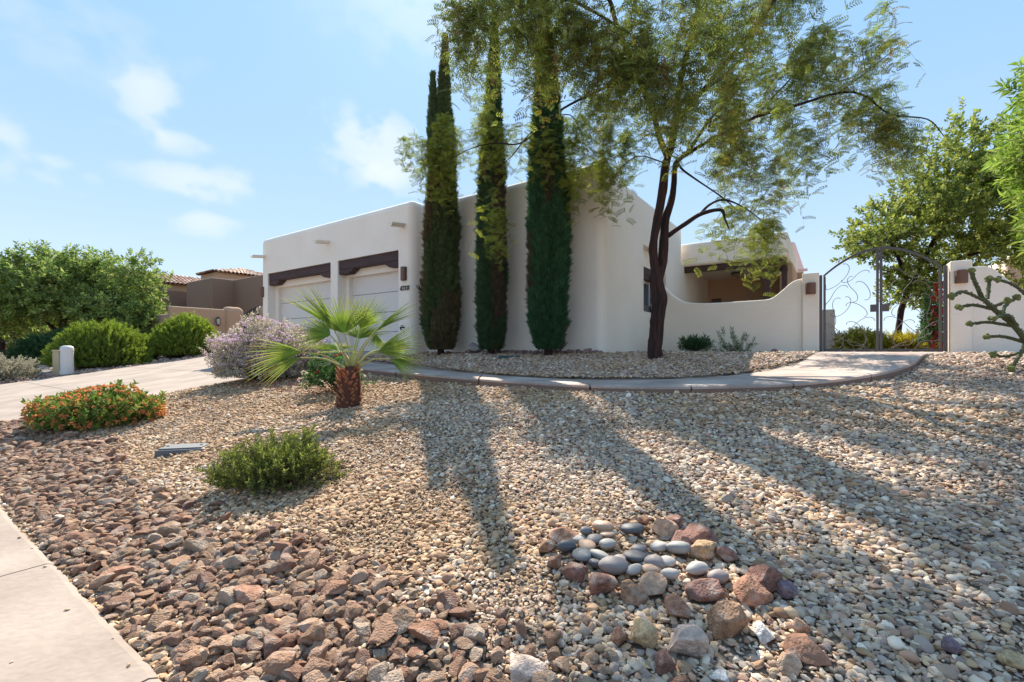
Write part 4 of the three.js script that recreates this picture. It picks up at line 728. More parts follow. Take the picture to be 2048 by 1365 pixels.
// ---------------------------------------------------------------- Italian cypresses
{
  const spray = [1, 2, 3].map(s => { const f = new Faces(), r = rng(s * 17); for (let i = 0; i < 15; i++) { const t = i / 15, a = i * 2.4, d = V(Math.cos(a) * 0.42, 1, Math.sin(a) * 0.42).normalize(); f.leaf(V(Math.cos(a) * 0.05, t * 0.62, Math.sin(a) * 0.05), d, sideOf(d, r), 0.36 + 0.2 * r(), 0.075, vary([1, 1, 1], r, 0.3), 0.3); } return f.build(); });
  const cypress = (label, x, d, prof, H, tint, seed, lean, extra) => {
    const o = thing('cypress_tree', label, 'cypress', at(x, d, 1.2), YAW, 'Italian cypresses along the house wall'), r = rng(seed), lists = spray.map(() => []);
    const slim = lean > 0.1 ? 0.74 : lean > 0 ? 0.67 : 0.72, rad0 = t => { const f = clamp(t, 0, 1) * (prof.length - 1), k = Math.min(prof.length - 2, Math.floor(f)); return mix(prof[k], prof[k + 1], sm(f - k)); };
    const rad = t => rad0(t) * slim * mix(1, 0.62, sm(clamp((t - 0.4) / 0.45, 0, 1))), bump = (a, y) => 1 + 0.26 * (noise3(Math.cos(a) * 1.6 + seed, y * 0.9, Math.sin(a) * 1.6) * 2 - 1) + 0.2 * (noise3(Math.cos(a) * 4 + seed, y * 1.6, Math.sin(a) * 4) * 2 - 1);
    part('trunk', tube([[0, -0.15, 0, 0.11], [0, 0.6, 0, 0.09], [lean * 0.5, H * 0.5, 0, 0.06], [lean, H * 0.95, 0, 0.015]], 8, 0.1), M.bark, o);
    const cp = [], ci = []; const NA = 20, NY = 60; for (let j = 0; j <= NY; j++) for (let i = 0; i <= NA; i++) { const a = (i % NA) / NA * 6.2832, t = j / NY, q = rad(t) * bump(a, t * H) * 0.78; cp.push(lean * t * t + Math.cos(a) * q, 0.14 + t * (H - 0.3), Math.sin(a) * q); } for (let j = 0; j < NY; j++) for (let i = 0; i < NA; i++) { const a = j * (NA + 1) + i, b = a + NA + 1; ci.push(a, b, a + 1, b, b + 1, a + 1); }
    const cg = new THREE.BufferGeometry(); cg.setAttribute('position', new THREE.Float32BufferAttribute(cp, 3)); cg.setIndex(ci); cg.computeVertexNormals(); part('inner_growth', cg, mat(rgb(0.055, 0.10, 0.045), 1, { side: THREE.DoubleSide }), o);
    const N = 9500; for (let i = 0; i < N; i++) {
      const t = Math.pow(r(), 1.12), a = r() * 6.2832, q = rad(t) * bump(a, t * H) * (0.72 + 0.3 * r()), y = 0.08 + t * (H - 0.1);
      const dir = V(Math.cos(a) * 0.5, 1.0, Math.sin(a) * 0.5).addScaledVector(randDir(r), 0.35).normalize(), old = noise3(Math.cos(a) * 1.3 + seed * 3, y * 0.5, Math.sin(a) * 1.3), c = tint(a, old);
      lists[i % 3].push([place(V(lean * t * t + Math.cos(a) * q, y, Math.sin(a) * q), towards(dir, r() * 6.28), (0.15 + 0.11 * r()) * mix(1, 0.55, clamp((t - 0.6) / 0.35, 0, 1))), rgb(...vary(c, r, 0.28))]);
    }
    if (extra) for (let i = 0; i < 700; i++) { const t = r(), a = r() * 6.28, q = extra[3] * Math.sin(Math.PI * Math.min(1, 0.15 + t * 0.85)) * (0.5 + 0.5 * r()); lists[i % 3].push([place(V(extra[0] + Math.cos(a) * q, mix(extra[1], extra[2], t), Math.sin(a) * q), towards(V((r() - 0.5) * 0.4, 1, (r() - 0.5) * 0.4).normalize(), r() * 6), 0.17 + 0.1 * r()), rgb(...vary(tint(a, 0.4), r, 0.25))]); }
    spray.forEach((g, i) => copies('foliage', g, leafDense, lists[i], o));
  };
  cypress('leftmost Italian cypress with brownish patches at the garage corner', -8.7, 9.14, [0.40, 0.56, 0.58, 0.56, 0.55, 0.52, 0.50, 0.47, 0.43, 0.38, 0.32, 0.26, 0.2, 0.11, 0.02], 8.6, (a, old) => old > 0.5 ? [0.15, 0.12, 0.06] : [0.095, 0.135, 0.05], 3, 0.12, [-0.22, 5.0, 7.5, 0.13]);
  cypress('middle Italian cypress, the narrowest, with a dry brown right side', -6.98, 9.14, [0.3, 0.42, 0.45, 0.45, 0.44, 0.43, 0.42, 0.40, 0.37, 0.34, 0.3, 0.25, 0.19, 0.11, 0.02], 8.5, (a, old) => Math.cos(a) > 0.15 && old > 0.38 ? [0.14, 0.10, 0.065] : [0.062, 0.122, 0.05], 8, 0.08);
  cypress('rightmost Italian cypress, the bushiest and deepest green', -5.32, 9.1, [0.34, 0.5, 0.54, 0.56, 0.56, 0.54, 0.52, 0.48, 0.44, 0.40, 0.34, 0.28, 0.2, 0.12, 0.02], 8.7, (a, old) => old > 0.66 ? [0.11, 0.10, 0.055] : [0.052, 0.135, 0.058], 12, -0.1);
}

// ---------------------------------------------------------------- fan palm
{
  const o = thing('fan_palm', 'young fan palm with a stubby red-brown trunk and broad green fans', 'palm', at(-5.78, 4.14, landY(-5.78, 4.14)), YAW), r = rng(71);
  const tr = []; const hp = 0.56; part('trunk', tube([[0, -0.08, 0, 0.17], [0, 0.1, 0, 0.165], [0.02, 0.3, 0, 0.14], [0.03, 0.48, 0, 0.13], [0.03, 0.58, 0, 0.06]], 14, 0.12, 4, 4), mat(rgb(0.10, 0.035, 0.022), 1), o);
  for (let i = 0; i < 150; i++) { const t = i / 150, a = i * 2.399 + (r() - 0.5) * 0.7, rad = mix(0.17, 0.13, t), y = t * 0.52 + (r() - 0.5) * 0.03, d = V(Math.cos(a), 0.75 + 0.7 * t, Math.sin(a)).normalize(), b = V(Math.cos(a) * rad * 0.9, y, Math.sin(a) * rad * 0.9), L = 0.06 + 0.11 * r() * r(), e = b.clone().addScaledVector(d, L), s = V(-Math.sin(a), 0, Math.cos(a)); const f = new Faces(), c = vary(t > 0.55 ? [0.32, 0.065, 0.025] : t > 0.3 ? [0.22, 0.055, 0.028] : [0.13, 0.055, 0.035], r, 0.4), tip = vary([0.34, 0.2, 0.11], r, 0.3);
    const w = 0.034, q = s.clone().multiplyScalar(w), b1 = b.clone().add(q), b2 = b.clone().sub(q), e1 = e.clone().addScaledVector(q, 0.45), e2 = e.clone().addScaledVector(q, -0.45), up = V(0, 0.02, 0), bu = b.clone().addScaledVector(V(Math.cos(a), 0, Math.sin(a)), 0.02).add(up), eu = e.clone().add(V(0, 0.006, 0));
    f.tri(b1, bu, eu, c, c, tip); f.tri(b1, eu, e1, c, tip, tip); f.tri(bu, b2, e2, c, c, tip); f.tri(bu, e2, eu, c, tip, tip); f.tri(b2, b1, e1, c, c, tip); f.tri(b2, e1, e2, c, tip, tip); f.tri(e1, eu, e2, tip); tr.push(f.build()); }
  part('leaf_bases', mergeGeometries(tr), mat(0xffffff, 0.9, { vertexColors: true, side: THREE.DoubleSide }), o);
  const hub = V(0.04, 0.56, 0);
  // fan: where it starts, the way it points, its face, blade length, spread in degrees
  const fans = [[[-0.24, 1.13, -0.05], [-0.62, 0.78, 0.1], [0.55, 0.45, 0.7], 0.86, 46, 0], [[-0.06, 1.05, 0.0], [-0.12, 1, -0.1], [0.0, 0.15, 1], 0.68, 128, 0], [[0.14, 1.12, -0.1], [0.42, 0.9, -0.1], [-0.3, 0.2, 0.95], 0.62, 100, 0], [[-0.22, 1.02, 0.1], [-1, 0.28, 0.15], [0.2, 0.7, 0.7], 0.62, 120, 0.1], [[0.4, 1.08, 0.02], [0.84, 0.62, 0], [-0.5, 0.62, 0.6], 0.76, 40, 0], [[0.42, 1.04, 0.08], [0.25, -0.9, 0.25], [0.9, 0.2, 0.5], 0.36, 90, 0.3], [[0.46, 0.78, 0.12], [1, 0.3, 0.1], [-0.1, 0.45, 0.9], 0.74, 66, 0], [[0.66, 0.68, 0.2], [0.9, -0.3, 0.2], [0.1, 0.7, 0.7], 0.56, 62, 0.6], [[-0.62, 0.78, 0.12], [-1, -0.08, 0.15], [0.05, 0.55, 0.85], 0.84, 58, 0.15], [[-0.6, 0.7, 0.22], [-0.88, -0.42, 0.2], [0.1, 0.6, 0.8], 0.62, 48, 0.55], [[0.05, 0.98, -0.32], [0.1, 0.7, -0.8], [0, 0.8, 0.6], 0.6, 140, 0], [[-0.3, 0.8, -0.4], [-0.6, 0.35, -0.7], [0.2, 0.9, 0.3], 0.6, 130, 0.2], [[0.35, 0.82, -0.42], [0.6, 0.3, -0.7], [0, 0.9, 0.4], 0.6, 130, 0.2], [[0.08, 0.78, 0.45], [0.15, 0.1, 1], [0, 1, 0.1], 0.42, 120, 0.2]];
  const petM = mat(rgb(0.34, 0.33, 0.12), 0.7);
  fans.forEach(([b, dr, nm, L, spread, dry]) => {
    const fr = new THREE.Group(); fr.name = 'frond'; o.add(fr);
    const base = V(...b), dir = V(...dr).normalize(), nrm = V(...nm); nrm.addScaledVector(dir, -nrm.dot(dir)).normalize(); const side = dir.clone().cross(nrm).normalize();
    const h2 = hub.clone().add(V((r() - 0.5) * 0.08, 0, (r() - 0.5) * 0.08)), m1 = h2.clone().lerp(base, 0.5).add(V(0, 0.05, 0));
    part('petiole', tube([[h2.x, h2.y - 0.06, h2.z, 0.02], [m1.x, m1.y, m1.z, 0.012], [base.x, base.y, base.z, 0.009]], 6), petM, fr);
    const f = new Faces(), n = Math.max(12, Math.round(spread / 180 * 40)), half = spread / 2 * Math.PI / 180;
    for (let i = 0; i < n; i++) {
      const a = mix(-half, half, (i + 0.5) / n) + (r() - 0.5) * 0.02, len = L * (0.82 + 0.18 * Math.cos(a)) * (0.9 + 0.15 * r()), d = dir.clone().multiplyScalar(Math.cos(a)).addScaledVector(side, Math.sin(a)), s = side.clone().multiplyScalar(Math.cos(a)).addScaledVector(dir, -Math.sin(a));
      const wid = 2 * half / n * 0.5 * len * 1.05, droop = 0.02 + 0.07 * r(), col = vary([0.22, 0.325, 0.036], r, 0.45), tipc = r() < 0.15 + dry ? vary([0.45, 0.33, 0.12], r) : vary([0.40, 0.42, 0.10], r), st = [0.02, 0.24, 0.42, 0.72, 1].map((t, k) => { const c = base.clone().addScaledVector(d, len * t).addScaledVector(nrm, -droop * len * t * t * (t > 0.5 ? 1 : 0.5)).add(V(0, -0.05 * len * t * t * t, 0)); return [c, [0.03, 0.48, 0.42, 0.24, 0.0][k] * wid * (t < 0.55 ? 1.0 : 1), t]; });
      for (let k = 0; k < 4; k++) { const [c0, w0, t0] = st[k], [c1, w1, t1] = st[k + 1], q0 = nrm.clone().multiplyScalar(w0 * 0.95), q1 = nrm.clone().multiplyScalar(w1 * 0.95), ca = col.map((v, m) => mix(v, tipc[m], t0 * t0)), cb = col.map((v, m) => mix(v, tipc[m], t1 * t1));
        for (const e of [1, -1]) { const a0 = c0.clone().addScaledVector(s, e * w0).add(q0), a1 = c1.clone().addScaledVector(s, e * w1).add(q1); f.tri(c0, c1, a1, ca, cb, cb); if (k) f.tri(c0, a1, a0, ca, cb, ca); else f.tri(c0, a1, a0, ca, cb, ca); } }
    }
    part('fan', f.build(), leaf, fr);
  });
}
// ---------------------------------------------------------------- cholla cactus
{
  const o = thing('cholla_cactus', 'branching cholla cactus with knobbly green arms in front of the right wall', 'cactus', at(CHOLLA_AT[0], CHOLLA_AT[1], slope(CHOLLA_AT[1])), YAW), r = rng(19);
  const green = mat(rgb(0.085, 0.09, 0.035), 0.85), bumpG = new THREE.IcosahedronGeometry(0.5, 1), dark = [];
  CHOLLA.forEach((b, k) => {
    const pts = b.map(([x, y, z, q]) => [x, y, z, q * 0.58]), arm = part(k ? 'arm' : 'trunk', tube(pts, 9, 0.2, k, 3), green, o), cur = new THREE.CatmullRomCurve3(pts.map(p => V(p[0], p[1], p[2]))), L = cur.getLength(), n = Math.round(L / 0.011);
    for (let i = 0; i < n; i++) { const t = i / n, c = cur.getPoint(t), tg = cur.getTangent(t), q = mix(pts[0][3], pts[pts.length - 1][3], t), s = sideOf(tg, r), a = c.clone().addScaledVector(s, q * 0.95); dark.push([place(a, towards(s, r() * 6), V(0.017, 0.02, 0.017)), rgb(...vary([0.10, 0.105, 0.04], r, 0.25))]); }
    if (k) { const e = cur.getPoint(1), tg = cur.getTangent(1); for (let i = 0; i < 11; i++) { const d = tg.clone().multiplyScalar(0.7).add(randDir(r)).normalize(), p = e.clone().addScaledVector(d, 0.022); dark.push([place(p, towards(d, r() * 6), V(0.042, 0.06, 0.042)), rgb(...vary([0.17, 0.18, 0.05], r, 0.25))]); } }
  });
  copies('knobs', bumpG, mat(0xffffff, 0.85), dark, o);
}
// ---------------------------------------------------------------- pepper tree
{
  const o = thing('pepper_tree', 'tall pepper tree with a forked dark trunk and drooping feathery foliage', 'tree', at(-2.82, 8.88, 1.13), YAW), r = rng(2024);
  const nodes = [];
  for (const [k, pts] of Object.entries(LIMBS)) {
    part(k === 'trunk' ? 'trunk' : 'branch', tube(pts, k === 'trunk' ? 20 : pts[0][3] > 0.08 ? 16 : 8, k === 'trunk' ? 0.3 : 0.14, k.length + pts.length, 5), M.bark, o);
    if (k === 'trunk') continue;
    const c = new THREE.CatmullRomCurve3(pts.map(p => V(p[0], p[1], p[2]))), n = pts.length * 5; for (let i = Math.floor(n * 0.35); i <= n; i++) nodes.push([c.getPoint(i / n), mix(pts[0][3], pts[pts.length - 1][3], i / n)]);
  }
  // drooping strands with feathery leaves
  const strands = [1, 2, 3, 4, 5, 6].map(s => {
    const f = new Faces(), q = rng(s * 91), L = 0.75 + 0.35 * q(), pt = t => V(0.3 * t * (1.4 - 0.7 * t), 0.06 * Math.sin(t * 3) - L * Math.pow(t, 1.7), 0.08 * Math.sin(t * 2 + s)), twig = [0.16, 0.11, 0.06];
    for (let i = 0; i < 7; i++) f.stick(pt(i / 7), pt((i + 1) / 7), 0.008 * (1 - i / 9), twig);
    const N = 10; for (let i = 0; i < N; i++) {
      const t = 0.12 + 0.88 * i / (N - 1), b = pt(t), a = i * 2.4 + q(), out = V(Math.cos(a), -0.1, Math.sin(a)), fl = 0.17 + 0.08 * q(); let p = b.clone(), d = out.clone().add(V(0, 0.1, 0)).normalize();
      const tint = vary([0.21, 0.26, 0.05], q, 0.4), steps = 6; const ws = sideOf(d, q);
      for (let k = 0; k < steps; k++) { const nx = p.clone().addScaledVector(d, fl / steps); if (k % 3 === 0) f.stick(p, p.clone().addScaledVector(d, fl / steps * 3), 0.004, tint); const sd = ws.clone().addScaledVector(d, -ws.dot(d)).normalize(), ll = 0.078 * (1 - 0.45 * Math.abs(k / steps - 0.4)); for (const e of [1, -1]) { const ld = sd.clone().multiplyScalar(e).addScaledVector(d, 0.75).normalize(); f.leaf(p, ld, d.clone().cross(ld).cross(ld).normalize(), ll, 0.021, vary(tint, q, 0.25), 0.1); } p = nx; d.add(V(0, -0.13, 0)).normalize(); }
    }
    return f.build();
  });
  const lists = strands.map(() => []), twigs = [];
  const grow = ([x, y, zoff, rx, ry, n], depth, tint) => {
    const anchors = Math.max(2, Math.round(n / 6.5)), top = [];
    for (let i = 0; i < anchors; i++) {
      let d; do { d = V(r() * 2 - 1, r() * 2 - 1, r() * 2 - 1); } while (d.lengthSq() > 1);
      const p = V(x + d.x * rx, y + d.y * ry * 0.85 + 0.42, zoff + d.z * depth);
      let best = null, bd = 1e9; for (const nd of nodes) { const q = nd[0].distanceToSquared(p) + (nd[0].y > p.y + 0.5 ? 1.5 : 0); if (q < bd) { bd = q; best = nd; } }
      const a = best[0], m = a.clone().lerp(p, 0.5).add(V((r() - 0.5) * 0.25, 0.14 + 0.12 * Math.sqrt(bd), (r() - 0.5) * 0.25)), r0 = Math.min(best[1] * 0.7, 0.006 + 0.007 * Math.sqrt(bd));
      const c = new THREE.CatmullRomCurve3([a, m, p]); twigs.push(tube([[a.x, a.y, a.z, r0], [m.x, m.y, m.z, r0 * 0.75], [p.x, p.y, p.z, r0 * 0.45]], 5, 0, 1, 3));
      for (let k = 2; k <= 4; k++) nodes.push([c.getPoint(k / 4), r0 * 0.6]);
      for (let k = 0; k < (x < -1.2 && zoff < -1 ? 5 : n > 50 ? 3.5 : 5); k++) {
        const on = c.getPoint(0.62 + 0.38 * r()).add(V((r() - 0.5) * 0.1, (r() - 0.5) * 0.06, (r() - 0.5) * 0.1)), yaw = r() * 6.28, sc = 0.6 + 0.55 * r();
        const q = new THREE.Quaternion().setFromEuler(new THREE.Euler((r() - 0.5) * 0.5, yaw, (r() - 0.5) * 0.6)), t = tint ? vary(tint, r, 0.2) : vary(r() < 0.1 ? [1.3, 0.9, 0.7] : [1, 1, 1], r, 0.25);
        lists[Math.floor(r() * 6)].push([place(on, q, sc), rgb(...t)]);
      }
    }
  };
  CROWN.forEach((b, i) => grow(b, b[0] < -0.4 ? 0.5 : Math.min(1.4, 0.4 + b[3] * 0.8), [9, 10, 11, 12, 22, 23, 30, 31].includes(i) ? [1.28, 1.2, 0.85] : null));
  CROWN_TOP.forEach(b => grow(b, b[0] < -0.4 ? 0.9 : 1.5, null));
  part('twigs', mergeGeometries(twigs), M.twig, o);
  strands.forEach((g, i) => copies('foliage', g, leaf, lists[i], o));
  // hanging clusters of dry pink seed
  const sd = new Faces(), q = rng(6); for (let i = 0; i < 40; i++) { const p = V((q() - 0.5) * 0.12, -q() * 0.4, (q() - 0.5) * 0.12); sd.stick(p, p.clone().add(V(0, -0.03, 0)), 0.012, vary([0.30, 0.13, 0.08], q, 0.3)); } const sg = sd.build(), sl = [];
  for (let i = 0; i < 60; i++) { const b = CROWN[Math.floor(r() * 18)]; sl.push([place(V(b[0] + (r() - 0.5) * b[3], b[1] + (r() - 0.5) * b[4], b[2] + (r() - 0.5) * 0.8), towards(V(0, 1, 0), r() * 6), 0.8 + 0.5 * r()), rgb(1, 1, 1)]); }
  copies('seed_clusters', sg, M.litter, sl, o);
  console.log('strands', lists.reduce((a, l) => a + l.length, 0));
}
// ---------------------------------------------------------------- broadleaf trees
function broadTree(name, label, x, d, base, H, blobs, trunkPts, leafCols, opt = {}) {
  const o = thing(name, label, 'tree', at(x, d, base), YAW, opt.group), r = rng(opt.seed || 5), geos = [1, 2, 3, 4].map(i => sprig((opt.seed || 5) * 10 + i, opt.n || 12, opt.len || 0.36, opt.wid || 0.24, leafCols, { rise: 0.1, spread: 1, from: 0.2 })), lists = geos.map(() => []), nodes = [], tw = [];
  trunkPts.forEach((pts, k) => { part(k ? 'branch' : 'trunk', tube(pts, 9, 0.15, k + 3, 4), M.bark, o); const c = new THREE.CatmullRomCurve3(pts.map(p => V(p[0], p[1], p[2]))); for (let i = 4; i <= 10; i++) nodes.push(c.getPoint(i / 10)); });
  for (const [bx0, by, bz, br, bry, n] of blobs) for (let i = 0; i < n; i++) {
    const dd = randDir(r), dep = Math.pow(r(), 0.45), lump = 1 + 0.45 * (noise3(dd.x * 2.5 + bx0, dd.y * 2.5 + by, dd.z * 2.5) * 2 - 1), p = V(bx0 + dd.x * br * dep * lump, by + dd.y * bry * dep * lump, bz + dd.z * br * dep * lump);
    if (i % 12 === 0) { let best = nodes[0], bd = 1e9; for (const q of nodes) { const e = q.distanceToSquared(p); if (e < bd) { bd = e; best = q; } } const m = best.clone().lerp(p, 0.5).add(V(0, 0.1, 0)); tw.push(tube([[best.x, best.y, best.z, 0.02], [m.x, m.y, m.z, 0.013], [p.x, p.y, p.z, 0.005]], 4, 0, 1, 2)); if (nodes.length < 500) nodes.push(m, p); }
    const dir = dd.clone().multiplyScalar(0.7).add(V(0, opt.up ?? 0.35, 0)).addScaledVector(randDir(r), 0.6).normalize();
    lists[i % 4].push([place(p, towards(dir, r() * 6.28), (opt.sprig || 0.4) * (0.7 + 0.6 * r())), rgb(...vary([1, 1, 1], r, 0.2))]);
  }
  part('twigs', mergeGeometries(tw), M.twig, o); geos.forEach((g, i) => copies('foliage', g, opt.mat || leaf, lists[i], o)); return o;
}
// neighbour's tree on the left
broadTree('shade_tree', 'broad green shade tree across the driveway at left', -33.1, 6.2, 0.75, 6, [[0.6, 3.2, 0, 2.3, 1.5, 800], [-1.6, 3.4, 0.3, 2.0, 1.4, 650], [3.2, 2.7, 0.2, 1.8, 1.2, 520], [1.0, 4.5, -0.2, 1.7, 1.0, 420], [-0.8, 4.7, 0, 1.1, 0.9, 200], [3.3, 4.1, -0.3, 1.5, 0.9, 190], [4.6, 2.0, 0.3, 1.1, 0.8, 240], [-2.4, 2.2, 0.3, 1.3, 0.8, 220], [4.0, 5.0, -0.4, 0.9, 0.6, 45]], [[[0, -0.2, 0, 0.2], [0.05, 0.8, 0, 0.17], [0.1, 1.5, 0, 0.15], [0.4, 2.6, 0, 0.1], [0.8, 4, 0, 0.05]], [[0.08, 1.3, 0, 0.1], [-0.9, 2.4, 0.1, 0.07], [-1.8, 3.6, 0.2, 0.03]], [[0.1, 1.4, 0, 0.1], [1.5, 2.2, 0.1, 0.07], [3.2, 2.9, 0.2, 0.03]]], [[0.24, 0.33, 0.06], [0.15, 0.24, 0.05], [0.36, 0.42, 0.11]], { seed: 7, sprig: 0.5, len: 0.38, wid: 0.2, n: 12 });
broadTree('olive_tree', 'hazy grey-green tree at the far left edge', -41, 5.2, 0.7, 6, [[0, 4, 0, 2.6, 1.8, 620], [-2, 3.2, 0, 2.2, 1.6, 420], [1, 2.4, 0, 1.7, 1.2, 260]], [[[0, -0.2, 0, 0.2], [0, 1.5, 0, 0.16], [0.2, 4, 0, 0.05]], [[0, 1.5, 0, 0.1], [-1.8, 3.3, 0, 0.04]]], [[0.13, 0.16, 0.07], [0.10, 0.13, 0.05], [0.18, 0.2, 0.1]], { seed: 8, sprig: 0.6, len: 0.3, wid: 0.11, n: 15 });
// tree inside the courtyard behind the gate
broadTree('courtyard_tree', 'large yellow-green tree behind the iron gate', 1.9, 18.6, 1.24, 8, [[1.3, 5.2, 0.2, 1.5, 1.35, 380], [2.6, 4.5, 0, 1.6, 1.3, 460], [0.3, 4.1, 0, 1.5, 0.9, 320], [3.2, 3.1, 0, 1.7, 0.9, 420], [-0.8, 3.3, 0.2, 1.2, 0.4, 180], [0.4, 2.5, 0.2, 0.85, 0.6, 120], [1.7, 6.3, 0, 0.6, 0.95, 70], [2.6, 6.0, 0, 0.6, 0.8, 70], [-0.2, 1.7, 0.2, 0.6, 0.4, 50], [3.9, 5.4, -0.4, 1.2, 1.0, 150], [0.9, 1.75, 0, 0.55, 0.5, 55], [-0.2, 2.2, 0.1, 0.5, 0.35, 40]], [[[-0.28, -0.2, 0, 0.11], [-0.25, 0.6, 0, 0.085], [-0.1, 1.5, 0, 0.08], [0.5, 2.8, 0, 0.075], [1.4, 4.4, 0, 0.07], [2.0, 6, 0, 0.02]], [[0.1, 1.8, 0, 0.08], [-0.3, 2.8, 0.1, 0.05], [-0.7, 3.4, 0.2, 0.02]], [[0.4, 2.4, 0, 0.09], [2, 3, 0, 0.06], [3.3, 3.4, 0, 0.03]]], [[0.32, 0.37, 0.06], [0.21, 0.275, 0.05], [0.43, 0.45, 0.10], [0.14, 0.19, 0.04]], { seed: 11, sprig: 0.34, len: 0.34, wid: 0.24, n: 12 });
// bright tree leaning in at the right edge
broadTree('willow_tree', 'bright green tree with long narrow leaves at the right edge', 4.25, 14.7, 1.22, 7, [[0.1, 5.4, 0, 0.95, 0.9, 460], [-0.1, 4.2, 0.1, 0.95, 0.9, 480], [0.35, 3.0, 0.1, 0.95, 0.7, 380], [0.5, 6.5, 0, 0.7, 0.7, 150], [1.6, 4.6, 0, 1.2, 1.6, 420]], [[[1.2, -0.2, 0, 0.12], [1.1, 2, 0, 0.1], [0.7, 4, 0, 0.06], [0.4, 6.4, 0, 0.02]], [[1.1, 2, 0, 0.06], [0.5, 3, 0, 0.03]]], [[0.26, 0.38, 0.055], [0.17, 0.28, 0.04], [0.36, 0.46, 0.09]], { seed: 13, sprig: 0.38, len: 0.52, wid: 0.13, n: 15 });

// ---------------------------------------------------------------- neighbours
{ // brown stucco house with tiled roofs
  const h = thing('neighbour_house', 'brown stucco house with terracotta tile roofs across the driveway', 'house');
  part('wall', block(-36.55, -32.6, 0.8, 5.95, 13.2, 22, 0.1, [[-35.6, -34.7, 0.8, 3.4, 13.0, 13.5]]), M.brown, h);
  part('wall', block(-33.2, -26.5, 0.8, 5.97, 14.55, 22, 0.1, [[-29.9, -28.7, 0.8, 4.0, 14.3, 14.9]]), M.brown, h);
  part('wall', block(-46, -40, 0.8, 5.67, 10.5, 21, 0.1), M.brown, h);
  part('wall', block(-45, -40.15, 5.3, 6.2, 10.8, 21, 0.06), M.tan, h);
  part('wall', block(-40.1, -36.4, 0.8, 5.2, 14.6, 20, 0.06), M.brown, h);
  part('tower', block(-39.15, -36.65, 5, 6.98, 15.1, 20, 0.05), M.tan, h);
  // barrel tiles laid in courses on a sloping plane
  const tileGeo = (() => { const s = new THREE.Shape(); s.absarc(0, 0, 0.13, 0, Math.PI); s.absarc(0, 0, 0.11, Math.PI, 0, true); return new THREE.ExtrudeGeometry(s, { depth: 0.5, bevelEnabled: false, curveSegments: 5 }).rotateX(0.06); })();
  const tiles = (a, b, c, d, parent) => { // eave corners a, b; ridge corners c (above a), d (above b)
    const r = rng(Math.round(a.x * 10)), list = [], nU = Math.round(a.distanceTo(b) / 0.28), run = a.clone().lerp(b, 0.5).distanceTo(c.clone().lerp(d, 0.5)), nV = Math.max(1, Math.round(run / 0.42));
    for (let j = 0; j < nV; j++) { const l = a.clone().lerp(c, j / nV), e = b.clone().lerp(d, j / nV), n = Math.max(1, Math.round(nU * l.distanceTo(e) / a.distanceTo(b))); for (let i = 0; i < n; i++) { const p = l.clone().lerp(e, (i + 0.5) / n), up = c.clone().lerp(d, (i + 0.5) / n).sub(a.clone().lerp(b, (i + 0.5) / n)).normalize(), side = b.clone().sub(a).normalize(), nn = side.clone().cross(up).normalize(); if (nn.y < 0) nn.negate(); const z = up.clone(), x = nn.clone().cross(z).normalize(); list.push([new THREE.Matrix4().makeBasis(x, nn, z).setPosition(p.addScaledVector(nn, 0.02)), rgb(...vary([[0.42, 0.25, 0.17], [0.36, 0.2, 0.13], [0.48, 0.33, 0.24]][Math.floor(r() * 3)], r, 0.2))]); } }
    copies('roof_tiles', tileGeo, M.tile ??= mat(0xffffff, 0.85, { side: THREE.DoubleSide }), list, parent);
    const g = new THREE.BufferGeometry(); g.setAttribute('position', new THREE.Float32BufferAttribute([a, b, d, a, d, c].flatMap(p => [p.x, p.y, p.z]), 3)); g.computeVertexNormals(); part('roof_deck', g, mat(rgb(0.2, 0.12, 0.09), 0.95, { side: THREE.DoubleSide }), parent);
  };
  const hip = (x0, x1, d0, d1, y, hgt) => { const rf = new THREE.Group(); rf.name = 'roof'; h.add(rf); const A = at(x0, d0, y), B = at(x1, d0, y), C = at(x0, d1, y), Dd = at(x1, d1, y), k = Math.min(x1 - x0, d1 - d0) / 2 - 0.05, R0 = at(x0 + k, (d0 + d1) / 2, y + hgt), R1 = at(x1 - k, (d0 + d1) / 2, y + hgt); tiles(A, B, R0, R1, rf); tiles(B, Dd, R1, R1.clone().add(V(0, 0, -0.02)), rf); tiles(C, A, R0.clone().add(V(0, 0, -0.02)), R0, rf); };
  hip(-39.45, -36.35, 14.85, 20.3, 6.95, 0.62);
  { const rf = new THREE.Group(); rf.name = 'roof'; h.add(rf); tiles(at(-39.85, 10.6, 6.14), at(-39.85, 21, 6.14), at(-42.2, 10.6, 7.05), at(-42.2, 21, 7.05), rf); }
  // courtyard wall with piers, gate and lanterns
  const w = thing('neighbour_wall', 'brown stucco courtyard wall with rounded piers before the neighbouring house', 'wall');
  part('panel', block(-26.9, -26.55, 0.8, 3.45, 8.9, 11.5, 0.1), M.brownCap, w);
  part('panel', block(-29.6, -26.85, 0.7, 3.1, 8.95, 9.25, 0.1), M.brownCap, w);
  part('panel', block(-34.5, -29.5, 0.7, 2.75, 8.98, 9.28, 0.1), M.brownCap, w);
  const pier = (x0, x1, d0, d1, y) => part('pier', block(x0, x1, 0.8, y, d0, d1, 0.3, [], 6), M.brownCap, w);
  pier(-27.1, -26.4, 11.35, 12.35, 3.62); pier(-27.1, -26.4, 13.2, 14.5, 3.8);
  const g = thing('neighbour_gate', 'dark arched gate between the brown piers', 'gate'); const a = []; for (let i = 0; i <= 10; i++) a.push([mix(0, 0.86, i / 10), 2.9 + 0.55 * Math.sin(i / 10 * Math.PI / 2)]);
  for (let i = 0; i < 9; i++) part('bar', new THREE.BoxGeometry(0.04, 2.0 + 0.5 * Math.sin(i / 8 * 1.57), 0.13).translate(-26.7, 1.2 + 1.0 + 0.25 * Math.sin(i / 8 * 1.57), -12.38 - i * 0.1), M.black, g);
